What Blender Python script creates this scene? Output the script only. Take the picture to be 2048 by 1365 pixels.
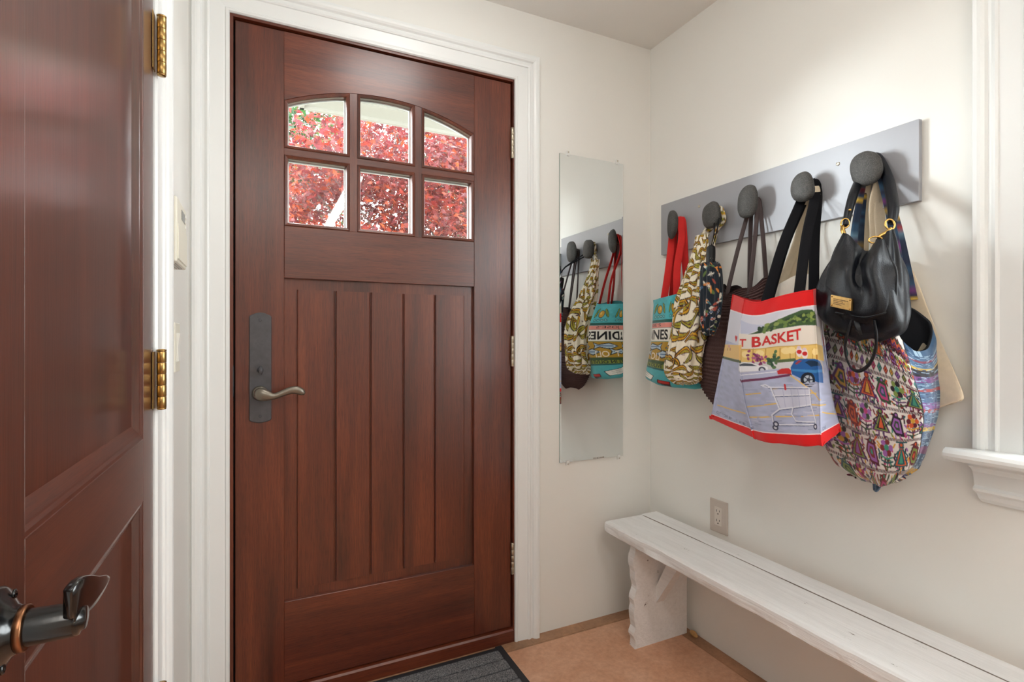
import bpy, bmesh, math, random
import numpy as np
from mathutils import Vector, Matrix

for o in list(bpy.data.objects):
    bpy.data.objects.remove(o)
scene = bpy.context.scene
C = scene.collection
random.seed(7)
RNG = np.random.default_rng(11)

# ------------------------------------------------------------------ camera
cd = bpy.data.cameras.new('camera')
cam = bpy.data.objects.new('camera', cd)
C.objects.link(cam)
cd.sensor_width = 36.0
cd.lens = 36.0 * 1054.0 / 2048.0
cd.shift_y = -1.5 / 2048.0
cd.clip_start = 0.02
cam.location = (0.0, 0.0, 1.111)
cam.rotation_euler = (math.radians(90), 0, -math.radians(25.556))
scene.camera = cam

# ------------------------------------------------------------------ world, sun, exposure
world = bpy.data.worlds.new('world')
scene.world = world
world.use_nodes = True
bgn = world.node_tree.nodes['Background']
bgn.inputs['Color'].default_value = (0.93, 0.96, 1.0, 1)
bgn.inputs['Strength'].default_value = 11.0

sl = bpy.data.lights.new('hazy_sun', 'SUN')      # low hazy daylight reaching the rack wall through the door panes
sl.energy = 5.0
sl.angle = math.radians(16)
sl.color = (0.94, 0.97, 1.0)
so = bpy.data.objects.new('hazy_sun', sl)
so.rotation_euler = Vector((0.77, -0.64, -0.06)).to_track_quat('-Z', 'Y').to_euler()
so.location = (-4, 5, 3)
C.objects.link(so)

vs = scene.view_settings
vs.view_transform = 'Standard'
vs.look = 'None'
vs.gamma = 1.0
vs.use_curve_mapping = False
vs.exposure = 0.44
scene.cycles.use_denoising = True
scene.cycles.max_bounces = 10
scene.cycles.diffuse_bounces = 6
scene.cycles.transparent_max_bounces = 16
scene.cycles.sample_clamp_indirect = 8.0


def portal(name, loc, rot, sx, sy):
    l = bpy.data.lights.new(name, 'AREA')
    l.shape = 'RECTANGLE'
    l.size = sx
    l.size_y = sy
    l.cycles.is_portal = True
    o = bpy.data.objects.new(name, l)
    o.location = loc
    o.rotation_euler = rot
    C.objects.link(o)
    return o


# daylight portals in the two glazed openings (they only guide sampling of the sky)
portal('door_glass_portal', (0.38, 1.83, 1.70), (math.radians(-90), 0, 0), 0.62, 0.46)
portal('window_portal', (1.60, 0.157, 1.46), (0, math.radians(90), 0), 1.22, 0.76)

# ------------------------------------------------------------------ room dimensions (metres)
WY = 1.756      # face of the wall with the front door
RX = 1.488      # face of the wall with the coat rack
LX = -0.182     # face of the wall with the interior door
CZ = 2.338      # ceiling
BY = -3.2       # far end of the hall behind the camera


# ------------------------------------------------------------------ node helpers / materials
def srgb(r, g, b):
    def f(c):
        c /= 255.0
        return c / 12.92 if c <= 0.04045 else ((c + 0.055) / 1.055) ** 2.4
    return (f(r), f(g), f(b), 1.0)


def new_mat(name):
    m = bpy.data.materials.new(name)
    m.use_nodes = True
    nt = m.node_tree
    b = nt.nodes['Principled BSDF']
    return m, nt, b


def N(nt, t, **kw):
    n = nt.nodes.new(t)
    for k, v in kw.items():
        if k in n.inputs:
            n.inputs[k].default_value = v
        else:
            setattr(n, k, v)
    return n


def ramp(nt, stops):
    r = nt.nodes.new('ShaderNodeValToRGB')
    el = r.color_ramp.elements
    while len(el) < len(stops):
        el.new(0.5)
    for e, (p, c) in zip(el, stops):
        e.position = p
        e.color = c
    return r


def mat_plain(name, col, rough=0.5, metal=0.0, noise=0.0, nscale=30.0, bump=0.0, bscale=200.0, coat=0.0, spec=0.5, stretch=(1, 1, 1)):
    m, nt, b = new_mat(name)
    b.inputs['Roughness'].default_value = rough
    b.inputs['Metallic'].default_value = metal
    b.inputs['Coat Weight'].default_value = coat
    b.inputs['Coat Roughness'].default_value = 0.15
    b.inputs['Specular IOR Level'].default_value = spec
    tc = N(nt, 'ShaderNodeTexCoord')
    mp = N(nt, 'ShaderNodeMapping')
    mp.inputs['Scale'].default_value = stretch
    nt.links.new(tc.outputs['Object'], mp.inputs['Vector'])
    if noise > 0:
        nz = N(nt, 'ShaderNodeTexNoise', Scale=nscale, Detail=5.0, Roughness=0.6)
        nt.links.new(mp.outputs['Vector'], nz.inputs['Vector'])
        lo = tuple(max(0, c * (1 - noise)) for c in col[:3]) + (1,)
        hi = tuple(min(1, c * (1 + noise)) for c in col[:3]) + (1,)
        r = ramp(nt, [(0.3, lo), (0.7, hi)])
        nt.links.new(nz.outputs['Fac'], r.inputs['Fac'])
        nt.links.new(r.outputs['Color'], b.inputs['Base Color'])
    else:
        b.inputs['Base Color'].default_value = col
    if bump > 0:
        nb = N(nt, 'ShaderNodeTexNoise', Scale=bscale, Detail=4.0)
        nt.links.new(mp.outputs['Vector'], nb.inputs['Vector'])
        bp = N(nt, 'ShaderNodeBump', Strength=bump, Distance=0.002)
        nt.links.new(nb.outputs['Fac'], bp.inputs['Height'])
        nt.links.new(bp.outputs['Normal'], b.inputs['Normal'])
    return m


def mat_wood(name, axis, dark, mid, light, rough=0.34, seed=0.0, coat=0.4, coat_rough=0.26, coat_ior=1.6):
    """Varnished reddish wood, grain along the given axis (0 x, 1 y, 2 z)."""
    m, nt, b = new_mat(name)
    tc = N(nt, 'ShaderNodeTexCoord')
    oi = N(nt, 'ShaderNodeObjectInfo')
    add = N(nt, 'ShaderNodeVectorMath', operation='ADD')
    mul = N(nt, 'ShaderNodeVectorMath', operation='MULTIPLY')
    mul.inputs[1].default_value = (7.3, 5.1, 9.7)
    nt.links.new(oi.outputs['Random'], mul.inputs[0])
    nt.links.new(tc.outputs['Object'], add.inputs[0])
    nt.links.new(mul.outputs['Vector'], add.inputs[1])
    def mapped(cross, along):
        mp = N(nt, 'ShaderNodeMapping')
        s = [cross] * 3
        s[axis] = along
        mp.inputs['Scale'].default_value = s
        mp.inputs['Location'].default_value = (seed, seed * 1.7, seed * 0.3)
        nt.links.new(add.outputs['Vector'], mp.inputs['Vector'])
        return mp
    broad = N(nt, 'ShaderNodeTexNoise', Scale=1.0, Detail=3.0, Roughness=0.55, Distortion=0.6)
    nt.links.new(mapped(13.0, 1.1).outputs['Vector'], broad.inputs['Vector'])
    fine = N(nt, 'ShaderNodeTexNoise', Scale=1.0, Detail=4.0, Roughness=0.65)
    nt.links.new(mapped(260.0, 7.0).outputs['Vector'], fine.inputs['Vector'])
    pore = N(nt, 'ShaderNodeTexNoise', Scale=1.0, Detail=2.0)
    nt.links.new(mapped(900.0, 30.0).outputs['Vector'], pore.inputs['Vector'])
    r = ramp(nt, [(0.25, dark), (0.5, mid), (0.78, light)])
    nt.links.new(broad.outputs['Fac'], r.inputs['Fac'])
    mx = N(nt, 'ShaderNodeMix', data_type='RGBA', blend_type='MULTIPLY')
    mx.inputs['Factor'].default_value = 0.75
    rf = ramp(nt, [(0.3, (0.62, 0.58, 0.55, 1)), (0.65, (1.12, 1.12, 1.1, 1))])
    nt.links.new(fine.outputs['Fac'], rf.inputs['Fac'])
    nt.links.new(r.outputs['Color'], mx.inputs['A'])
    nt.links.new(rf.outputs['Color'], mx.inputs['B'])
    mx2 = N(nt, 'ShaderNodeMix', data_type='RGBA', blend_type='MULTIPLY')
    mx2.inputs['Factor'].default_value = 0.6
    rp = ramp(nt, [(0.36, (0.45, 0.42, 0.4, 1)), (0.5, (1, 1, 1, 1))])
    nt.links.new(pore.outputs['Fac'], rp.inputs['Fac'])
    nt.links.new(mx.outputs['Result'], mx2.inputs['A'])
    nt.links.new(rp.outputs['Color'], mx2.inputs['B'])
    nt.links.new(mx2.outputs['Result'], b.inputs['Base Color'])
    b.inputs['Roughness'].default_value = rough
    b.inputs['Coat Weight'].default_value = coat
    b.inputs['Coat IOR'].default_value = coat_ior
    b.inputs['Coat Roughness'].default_value = coat_rough
    bp = N(nt, 'ShaderNodeBump', Strength=0.12, Distance=0.001)
    nt.links.new(fine.outputs['Fac'], bp.inputs['Height'])
    nt.links.new(bp.outputs['Normal'], b.inputs['Normal'])
    return m


D1, D2, D3 = srgb(66, 27, 15), srgb(95, 41, 23), srgb(120, 57, 32)
WOODX = mat_wood('mahogany_grain_across', 0, D1, D2, D3, seed=1.3)
WOODY = mat_wood('mahogany_grain_deep', 1, D1, D2, D3, seed=2.1)
WOODZ = mat_wood('mahogany_grain_upright', 2, D1, D2, D3, seed=0.4)
G1, G2, G3 = srgb(52, 22, 14), srgb(76, 35, 22), srgb(96, 48, 31)      # the interior door: browner, with a glossier varnish
GLOSSZ = mat_wood('glossy_varnished_upright', 2, G1, G2, G3, seed=3.3, coat=1.0, coat_rough=0.21, coat_ior=1.75)
GLOSSY = mat_wood('glossy_varnished_across', 1, G1, G2, G3, seed=4.2, coat=1.0, coat_rough=0.21, coat_ior=1.75)
WALL = mat_plain('cream_wall_paint', srgb(228, 227, 222), 0.62)
CEIL = mat_plain('ceiling_paint', srgb(228, 226, 222), 0.8)
TRIM = mat_plain('white_gloss_trim_paint', srgb(226, 228, 227), 0.3)
BLACKGAP = mat_plain('dark_gasket', (0.006, 0.005, 0.005, 1), 0.7)
BRASS = mat_plain('polished_brass', srgb(170, 138, 86), 0.3, 1.0, noise=0.12, nscale=60)
NICKEL = mat_plain('satin_nickel', srgb(178, 168, 150), 0.35, 1.0)
BRONZE = mat_plain('dark_bronze', srgb(80, 79, 82), 0.45, 0.4, noise=0.15, nscale=40, bump=0.08, bscale=150)
BRONZE2 = mat_plain('worn_bronze', srgb(124, 117, 106), 0.34, 0.8, noise=0.15, nscale=30)
BLACKMETAL = mat_plain('oil_rubbed_black_metal', srgb(12, 11, 11), 0.2, 0.3, coat=0.6)
COPPEREDGE = mat_plain('worn_copper_edge', srgb(150, 105, 75), 0.3, 1.0)
PLASTIC = mat_plain('ivory_plastic', srgb(226, 223, 208), 0.45)
WHITEPLASTIC = mat_plain('white_plastic', srgb(232, 232, 226), 0.4)
LCD = mat_plain('grey_lcd', srgb(88, 92, 84), 0.2)


def mat_glass(name, tint=(1, 1, 1, 1)):
    m = bpy.data.materials.new(name)
    m.use_nodes = True
    nt = m.node_tree
    nt.nodes.clear()
    out = N(nt, 'ShaderNodeOutputMaterial')
    tr = N(nt, 'ShaderNodeBsdfTransparent')
    tr.inputs['Color'].default_value = tint
    gl = N(nt, 'ShaderNodeBsdfGlossy', Roughness=0.0)
    lw = N(nt, 'ShaderNodeLayerWeight', Blend=0.5)
    pw = N(nt, 'ShaderNodeMath', operation='POWER')
    pw.inputs[1].default_value = 5.0
    fr = N(nt, 'ShaderNodeMath', operation='MULTIPLY_ADD')
    fr.inputs[1].default_value = 0.96
    fr.inputs[2].default_value = 0.035
    nt.links.new(lw.outputs['Facing'], pw.inputs[0])
    nt.links.new(pw.outputs['Value'], fr.inputs[0])
    mx = N(nt, 'ShaderNodeMixShader')
    nt.links.new(fr.outputs['Value'], mx.inputs['Fac'])
    nt.links.new(tr.outputs['BSDF'], mx.inputs[1])
    nt.links.new(gl.outputs['BSDF'], mx.inputs[2])
    nt.links.new(mx.outputs['Shader'], out.inputs['Surface'])
    return m


GLASS = mat_glass('clear_glass', (0.96, 0.98, 0.97, 1))
CLEARPLASTIC = mat_plain('clear_plastic', srgb(225, 225, 222), 0.15)


# ------------------------------------------------------------------ mesh helpers
def link(o, parent=None):
    C.objects.link(o)
    if parent is not None:
        o.parent = parent
    return o


def tag(o, label=None, cat=None, group=None, kind=None):
    if label:
        o['label'] = label
    if cat:
        o['category'] = cat
    if group:
        o['group'] = group
    if kind:
        o['kind'] = kind
    return o


def empty(name, loc=(0, 0, 0)):
    o = bpy.data.objects.new(name, None)
    o.location = loc
    o.empty_display_size = 0.05
    C.objects.link(o)
    return o


def obj_bm(name, bm, mat, parent=None, smooth=False, weld=True):
    if weld:
        bmesh.ops.remove_doubles(bm, verts=bm.verts, dist=1e-6)
    bmesh.ops.recalc_face_normals(bm, faces=bm.faces)
    me = bpy.data.meshes.new(name)
    bm.to_mesh(me)
    bm.free()
    if isinstance(mat, (list, tuple)):
        for mm in mat:
            me.materials.append(mm)
    else:
        me.materials.append(mat)
    if smooth:
        for p in me.polygons:
            p.use_smooth = True
    o = bpy.data.objects.new(name, me)
    link(o, parent)
    if parent is not None:
        o.matrix_parent_inverse = Matrix.Translation(-Vector(parent_loc(parent)))
    return o


def parent_loc(p):
    return Vector(p.location)   # every object stands at its world position, parents are undone by the inverse


def box(name, x0, x1, y0, y1, z0, z1, mat, parent=None, bevel=0.0, seg=2):
    bm = bmesh.new()
    add_box(bm, x0, x1, y0, y1, z0, z1)
    if bevel > 0:
        bmesh.ops.bevel(bm, geom=bm.edges[:], offset=bevel, segments=seg, affect='EDGES', profile=0.5)
    return obj_bm(name, bm, mat, parent, smooth=False)


def add_box(bm, x0, x1, y0, y1, z0, z1):
    vs_ = [bm.verts.new(p) for p in ((x0, y0, z0), (x1, y0, z0), (x1, y1, z0), (x0, y1, z0),
                                     (x0, y0, z1), (x1, y0, z1), (x1, y1, z1), (x0, y1, z1))]
    for f in ((0, 3, 2, 1), (4, 5, 6, 7), (0, 1, 5, 4), (1, 2, 6, 5), (2, 3, 7, 6), (3, 0, 4, 7)):
        bm.faces.new([vs_[i] for i in f])


def add_prism(bm, pts, fn0, fn1):
    """pts: 2-D outline; fn0/fn1 map a 2-D point to 3-D at the two ends."""
    a = [bm.verts.new(fn0(p)) for p in pts]
    b = [bm.verts.new(fn1(p)) for p in pts]
    n = len(pts)
    for i in range(n):
        bm.faces.new((a[i], a[(i + 1) % n], b[(i + 1) % n], b[i]))
    bm.faces.new(a[::-1])
    bm.faces.new(b)


def catmull(P, n, closed=False):
    """Catmull-Rom resample of the control points P (k, d) at n parameters."""
    P = np.asarray(P, float)
    k = len(P)
    if closed:
        t = np.arange(n) / n * k
    else:
        t = np.linspace(0, k - 1, n)
    i = np.floor(t).astype(int)
    if not closed:
        i = np.minimum(i, k - 2)
    f = (t - i)[:, None]
    if closed:
        g = lambda j: P[j % k]
    else:
        def g(j):
            jj = np.clip(j, 0, k - 1)
            return P[jj]
    p0, p1, p2, p3 = g(i - 1), g(i), g(i + 1), g(i + 2)
    return 0.5 * (2 * p1 + (p2 - p0) * f + (2 * p0 - 5 * p1 + 4 * p2 - p3) * f ** 2 + (3 * p1 - p0 - 3 * p2 + p3) * f ** 3)


def sweep(name, path, w, t, mat, parent=None, hint=(0, 1, 0), shape='ell', n=12, samples=24, smooth=True, closed=False, bm=None):
    """A band or rod swept along a smooth path: w across, t thick (scalars or one value per control point)."""
    path = np.asarray(path, float)
    k = len(path)
    w = np.full(k, w, float) if np.isscalar(w) else np.asarray(w, float)
    t = np.full(k, t, float) if np.isscalar(t) else np.asarray(t, float)
    h = np.asarray(hint, float)
    H = np.tile(h, (k, 1)) if h.ndim == 1 else h
    Q = catmull(np.concatenate([path, w[:, None], t[:, None], H], 1), samples, closed)
    P, W, T, H = Q[:, :3], np.maximum(Q[:, 3], 1e-5), np.maximum(Q[:, 4], 1e-5), Q[:, 5:8]
    own = bm is None
    if own:
        bm = bmesh.new()
    if shape == 'ell':
        sec = [(math.cos(a), math.sin(a)) for a in np.arange(n) * 2 * math.pi / n]
    else:
        sec = [(-1, -.6), (-.94, -1), (-.5, -1), (0, -1), (.5, -1), (.94, -1), (1, -.6), (1, .6), (.94, 1), (.5, 1), (0, 1), (-.5, 1), (-.94, 1), (-1, .6)]
    rings = []
    m = len(P)
    for i in range(m):
        a = P[(i - 1) % m] if (closed or i > 0) else P[i]
        b = P[(i + 1) % m] if (closed or i < m - 1) else P[i]
        tg = b - a
        tg = tg / (np.linalg.norm(tg) + 1e-12)
        side = H[i] - tg * np.dot(H[i], tg)
        side /= (np.linalg.norm(side) + 1e-12)
        nn = np.cross(tg, side)
        rings.append([bm.verts.new(P[i] + side * (c * W[i] / 2) + nn * (s * T[i] / 2)) for c, s in sec])
    L = len(sec)
    for i in range(m if closed else m - 1):
        r0, r1 = rings[i], rings[(i + 1) % m]
        for j in range(L):
            bm.faces.new((r0[j], r0[(j + 1) % L], r1[(j + 1) % L], r1[j]))
    if not closed:
        bm.faces.new(rings[0][::-1])
        bm.faces.new(rings[-1])
    if own:
        return obj_bm(name, bm, mat, parent, smooth=smooth)


def lathe(bm, prof, origin, axis, seg=24, up=None):
    """prof: (radius, distance along axis)."""
    ax = Vector(axis).normalized()
    u = Vector((0, 0, 1)) if abs(ax.z) < 0.9 else Vector((1, 0, 0))
    e1 = ax.cross(u).normalized()
    e2 = ax.cross(e1).normalized()
    o = Vector(origin)
    rings = []
    for r, d in prof:
        if r < 1e-6:
            rings.append([bm.verts.new(o + ax * d)])
        else:
            rings.append([bm.verts.new(o + ax * d + e1 * (r * math.cos(2 * math.pi * i / seg)) + e2 * (r * math.sin(2 * math.pi * i / seg))) for i in range(seg)])
    for a, b in zip(rings[:-1], rings[1:]):
        for i in range(seg):
            j = (i + 1) % seg
            if len(a) == 1 and len(b) == 1:
                continue
            if len(a) == 1:
                bm.faces.new((a[0], b[j], b[i]))
            elif len(b) == 1:
                bm.faces.new((a[i], a[j], b[0]))
            else:
                bm.faces.new((a[i], a[j], b[j], b[i]))
    if len(rings[0]) > 1:
        bm.faces.new(rings[0][::-1])
    if len(rings[-1]) > 1:
        bm.faces.new(rings[-1])


def grid_mesh(name, P, mat, parent=None, closed_u=False, colors=None, smooth=True, thickness=0.0):
    """P: (rows, cols, 3) grid of points; colours (rows, cols, 3 linear) go to the point attribute 'print'."""
    R, K = P.shape[:2]
    verts = P.reshape(-1, 3)
    idx = np.arange(R * K).reshape(R, K)
    if closed_u:
        nx = np.roll(idx, -1, axis=1)
        a, b, c, d = idx[:-1], nx[:-1], nx[1:], idx[1:]
    else:
        a, b, c, d = idx[:-1, :-1], idx[:-1, 1:], idx[1:, 1:], idx[1:, :-1]
    faces = np.stack([a, b, c, d], -1).reshape(-1, 4)
    me = bpy.data.meshes.new(name)
    me.vertices.add(len(verts))
    me.vertices.foreach_set('co', verts.astype(np.float32).ravel())
    me.loops.add(len(faces) * 4)
    me.loops.foreach_set('vertex_index', faces.astype(np.int32).ravel())
    me.polygons.add(len(faces))
    me.polygons.foreach_set('loop_start', np.arange(len(faces), dtype=np.int32) * 4)
    me.polygons.foreach_set('loop_total', np.full(len(faces), 4, dtype=np.int32))
    me.polygons.foreach_set('use_smooth', np.full(len(faces), smooth))
    me.update()
    me.validate()
    if colors is not None:
        at = me.attributes.new('print', 'FLOAT_COLOR', 'POINT')
        c4 = np.concatenate([colors.reshape(-1, 3), np.ones((R * K, 1))], 1).astype(np.float32)
        at.data.foreach_set('color', c4.ravel())
    me.materials.append(mat)
    o = bpy.data.objects.new(name, me)
    link(o, parent)
    if parent is not None:
        o.matrix_parent_inverse = Matrix.Translation(-Vector(parent_loc(parent)))
    if thickness > 0:
        s = o.modifiers.new('cloth_thickness', 'SOLIDIFY')
        s.thickness = thickness
        s.offset = 0
    return o


# ================================================================== THE ROOM SHELL
def structure(o, label, cat=None):
    return tag(o, label, cat, kind='structure')


def panel_with_hole(name, mat, outer, hole, fn, depth):
    """A wall slab: rectangle (a0,a1,b0,b1) with a rectangular hole; fn(a,b,d) -> xyz."""
    a0, a1, b0, b1 = outer
    h0, h1, g0, g1 = hole
    bm = bmesh.new()
    rects = [(a0, h0, b0, b1), (h1, a1, b0, b1), (h0, h1, g1, b1)]
    if g0 > b0:
        rects.append((h0, h1, b0, g0))
    for (p, q, r, s) in rects:
        if q - p < 1e-6 or s - r < 1e-6:
            continue
        v = [bm.verts.new(fn(a, b, d)) for d in (0, depth) for (a, b) in ((p, r), (q, r), (q, s), (p, s))]
        for f in ((0, 1, 2, 3), (7, 6, 5, 4), (0, 4, 5, 1), (1, 5, 6, 2), (2, 6, 7, 3), (3, 7, 4, 0)):
            bm.faces.new([v[i] for i in f])
    return obj_bm(name, bm, mat, weld=False)


# floor: sheet with a border strip along the walls, each strip a piece of its own
def mat_floor(name, base, hi, lo):
    m, nt, b = new_mat(name)
    tc = N(nt, 'ShaderNodeTexCoord')
    n1 = N(nt, 'ShaderNodeTexNoise', Scale=5.0, Detail=8.0, Roughness=0.68, Distortion=0.4)
    n2 = N(nt, 'ShaderNodeTexNoise', Scale=55.0, Detail=6.0, Roughness=0.7)
    nt.links.new(tc.outputs['Object'], n1.inputs['Vector'])
    nt.links.new(tc.outputs['Object'], n2.inputs['Vector'])
    r1 = ramp(nt, [(0.28, lo), (0.5, base), (0.72, hi)])
    nt.links.new(n1.outputs['Fac'], r1.inputs['Fac'])
    r2 = ramp(nt, [(0.3, (0.78, 0.76, 0.74, 1)), (0.62, (1.06, 1.06, 1.06, 1))])
    nt.links.new(n2.outputs['Fac'], r2.inputs['Fac'])
    mx = N(nt, 'ShaderNodeMix', data_type='RGBA', blend_type='MULTIPLY')
    mx.inputs['Factor'].default_value = 0.8
    nt.links.new(r1.outputs['Color'], mx.inputs['A'])
    nt.links.new(r2.outputs['Color'], mx.inputs['B'])
    nt.links.new(mx.outputs['Result'], b.inputs['Base Color'])
    b.inputs['Roughness'].default_value = 0.45
    bp = N(nt, 'ShaderNodeBump', Strength=0.1, Distance=0.002)
    nt.links.new(n2.outputs['Fac'], bp.inputs['Height'])
    nt.links.new(bp.outputs['Normal'], b.inputs['Normal'])
    return m


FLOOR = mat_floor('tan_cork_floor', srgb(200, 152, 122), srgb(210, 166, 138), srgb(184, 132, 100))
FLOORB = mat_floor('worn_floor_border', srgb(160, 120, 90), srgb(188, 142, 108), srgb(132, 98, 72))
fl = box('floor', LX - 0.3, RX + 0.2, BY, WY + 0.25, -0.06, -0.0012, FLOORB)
structure(fl, 'tan mottled floor sheet with a worn darker border', 'floor')
box('floor_sheet', LX, RX - 0.055, BY, 1.695, -0.004, 0.0, FLOOR, fl)
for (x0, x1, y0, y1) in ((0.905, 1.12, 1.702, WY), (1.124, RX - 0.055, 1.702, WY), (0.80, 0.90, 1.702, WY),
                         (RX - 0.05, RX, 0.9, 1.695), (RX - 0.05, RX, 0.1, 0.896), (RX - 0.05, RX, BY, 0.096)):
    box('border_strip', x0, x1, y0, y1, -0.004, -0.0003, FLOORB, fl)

ce = box('ceiling', LX - 0.2, RX + 0.2, BY, WY + 0.15, CZ, CZ + 0.1, CEIL)
structure(ce, 'plain white painted ceiling', 'ceiling')

FD = (-0.080, 0.8465, 2.072)     # front-door opening: left, right, head
wb = panel_with_hole('wall_back', WALL, (LX - 0.15, RX + 0.15, -0.05, CZ + 0.05), (FD[0] - 0.03, FD[1] + 0.03, -0.05, FD[2] + 0.03),
                     lambda a, b, d: (a, WY + d, b), 0.14)
structure(wb, 'cream wall holding the front door and mirror', 'wall')

WIN = (-0.22, 0.535, 0.87, 2.06)  # window opening in the rack wall: y0, y1, z0, z1
wr = panel_with_hole('wall_right', WALL, (BY, WY + 0.15, -0.05, CZ + 0.05), (WIN[0], WIN[1], WIN[2], WIN[3]),
                     lambda a, b, d: (RX + d, a, b), 0.14)
structure(wr, 'cream wall carrying the coat rack above the bench', 'wall')

LD = (0.44, 1.128, 2.05)          # interior-door opening: y0, y1, head
wl = panel_with_hole('wall_left', WALL, (BY, WY + 0.15, -0.05, CZ + 0.05), (LD[0] - 0.02, LD[1] + 0.02, -0.05, LD[2] + 0.02),
                     lambda a, b, d: (LX - d, a, b), 0.12)
structure(wl, 'narrow cream wall strip with thermostat beside the interior door', 'wall')
wk = box('wall_rear', LX - 0.15, RX + 0.15, BY - 0.1, BY, -0.05, CZ + 0.05, WALL)
structure(wk, 'cream end wall of the hall behind the viewpoint', 'wall')
# dark closet space behind the interior door
wc = panel_with_hole('wall_closet', WALL, (0.2, 1.4, -0.05, CZ), (0.25, 0.26, 0.1, 0.11), lambda a, b, d: (LX - 0.32 - d, a, b), 0.05)
structure(wc, 'plain wall hidden behind the interior door', 'wall')

# ------------------------------------------------------------------ casings
CAS = [(0.0, 0.0), (0.0, 0.010), (0.003, 0.0145), (0.009, 0.0145), (0.012, 0.0115), (0.016, 0.0125), (0.050, 0.0150), (0.052, 0.0185),
       (0.056, 0.0205), (0.060, 0.0190), (0.064, 0.0170), (0.070, 0.0165), (0.074, 0.0225), (0.080, 0.0265), (0.086, 0.0280), (0.094, 0.0275),
       (0.096, 0.0245), (0.096, 0.0)]


def casing(trim, fn, a0, a1, b0, b1, head=True, foot=False, sides=(True, True)):
    """Moulded boards round an opening; fn(a, b, proud)."""
    runs = []
    if sides[0]:
        runs.append(('side_casing', lambda w: (a0 - w, b0 - (w if foot else 0)), lambda w: (a0 - w, b1 + (w if head else 0))))
    if head:
        runs.append(('head_casing', lambda w: (a0 - w, b1 + w), lambda w: (a1 + w, b1 + w)))
    if sides[1]:
        runs.append(('side_casing', lambda w: (a1 + w, b1 + (w if head else 0)), lambda w: (a1 + w, b0 - (w if foot else 0))))
    for nm, s, e in runs:
        bm = bmesh.new()
        add_prism(bm, CAS, lambda p: fn(*s(p[0]), p[1]), lambda p: fn(*e(p[0]), p[1]))
        obj_bm(nm, bm, TRIM, trim)


t1 = empty('trim_1', (0.38, WY, 0))
structure(t1, 'white moulded casing framing the red-brown front door', 'door casing')
casing(t1, lambda a, b, h: (a, WY - h, b), FD[0], FD[1], 0.0, FD[2])
box('caulk_bead', LX - 0.001, FD[0] - 0.0955, WY - 0.021, WY, 0.0, CZ - 0.14, TRIM, t1)
t2 = empty('trim_2', (LX, 0.78, 0))
structure(t2, 'white moulded casing with brass hinges beside the interior door', 'door casing')
casing(t2, lambda a, b, h: (LX + h, a, b), LD[0] - 0.004, LD[1] + 0.012, 0.0, LD[2])
box('jamb', LX - 0.12, LX + 0.001, LD[1] + 0.003, LD[1] + 0.02, 0, LD[2] + 0.02, TRIM, t2)
box('jamb', LX - 0.12, LX + 0.001, LD[0] - 0.02, LD[0] - 0.003, 0, LD[2] + 0.02, TRIM, t2)
box('jamb', LX - 0.12, LX + 0.001, LD[0] - 0.003, LD[1] + 0.003, LD[2] + 0.003, LD[2] + 0.02, TRIM, t2)

# ------------------------------------------------------------------ window in the rack wall
w1 = empty('window_1', (RX, 0.0, WIN[2]))
structure(w1, 'white framed window with a moulded sill beside the bags', 'window')
casing(w1, lambda a, b, h: (RX - h, a, b), WIN[0], WIN[1], WIN[2] - 0.005, WIN[3])
bm = bmesh.new()   # stool with rounded nosing
prof = [(0.03, 0.0), (-0.062, 0.0), (-0.071, 0.004), (-0.076, 0.011), (-0.076, 0.018), (-0.071, 0.025), (-0.062, 0.029), (0.03, 0.029), (0.10, 0.031), (0.10, 0.0)]
add_prism(bm, prof, lambda p: (RX + p[0], WIN[0] - 0.125 if p[0] < 0.001 else WIN[0] + 0.002, WIN[2] - 0.034 + p[1]),
          lambda p: (RX + p[0], WIN[1] + 0.130 if p[0] < 0.001 else WIN[1] - 0.002, WIN[2] - 0.034 + p[1]))
obj_bm('sill', bm, TRIM, w1)
bm = bmesh.new()
prof = [(0, -0.034), (-0.030, -0.034), (-0.030, -0.045), (-0.024, -0.050), (-0.020, -0.058), (-0.020, -0.088), (-0.026, -0.094), (-0.026, -0.1),
        (-0.018, -0.106), (-0.014, -0.118), (-0.008, -0.126), (0, -0.128)]
add_prism(bm, prof, lambda p: (RX + p[0], WIN[0] - 0.105 + (0.0 + p[1]) * 0.16 * 0, WIN[2] + p[1]), lambda p: (RX + p[0], WIN[1] + 0.098 + p[1] * 0.12 + abs(p[0]) * 0.3, WIN[2] + p[1]))
obj_bm('apron', bm, TRIM, w1)
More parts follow.
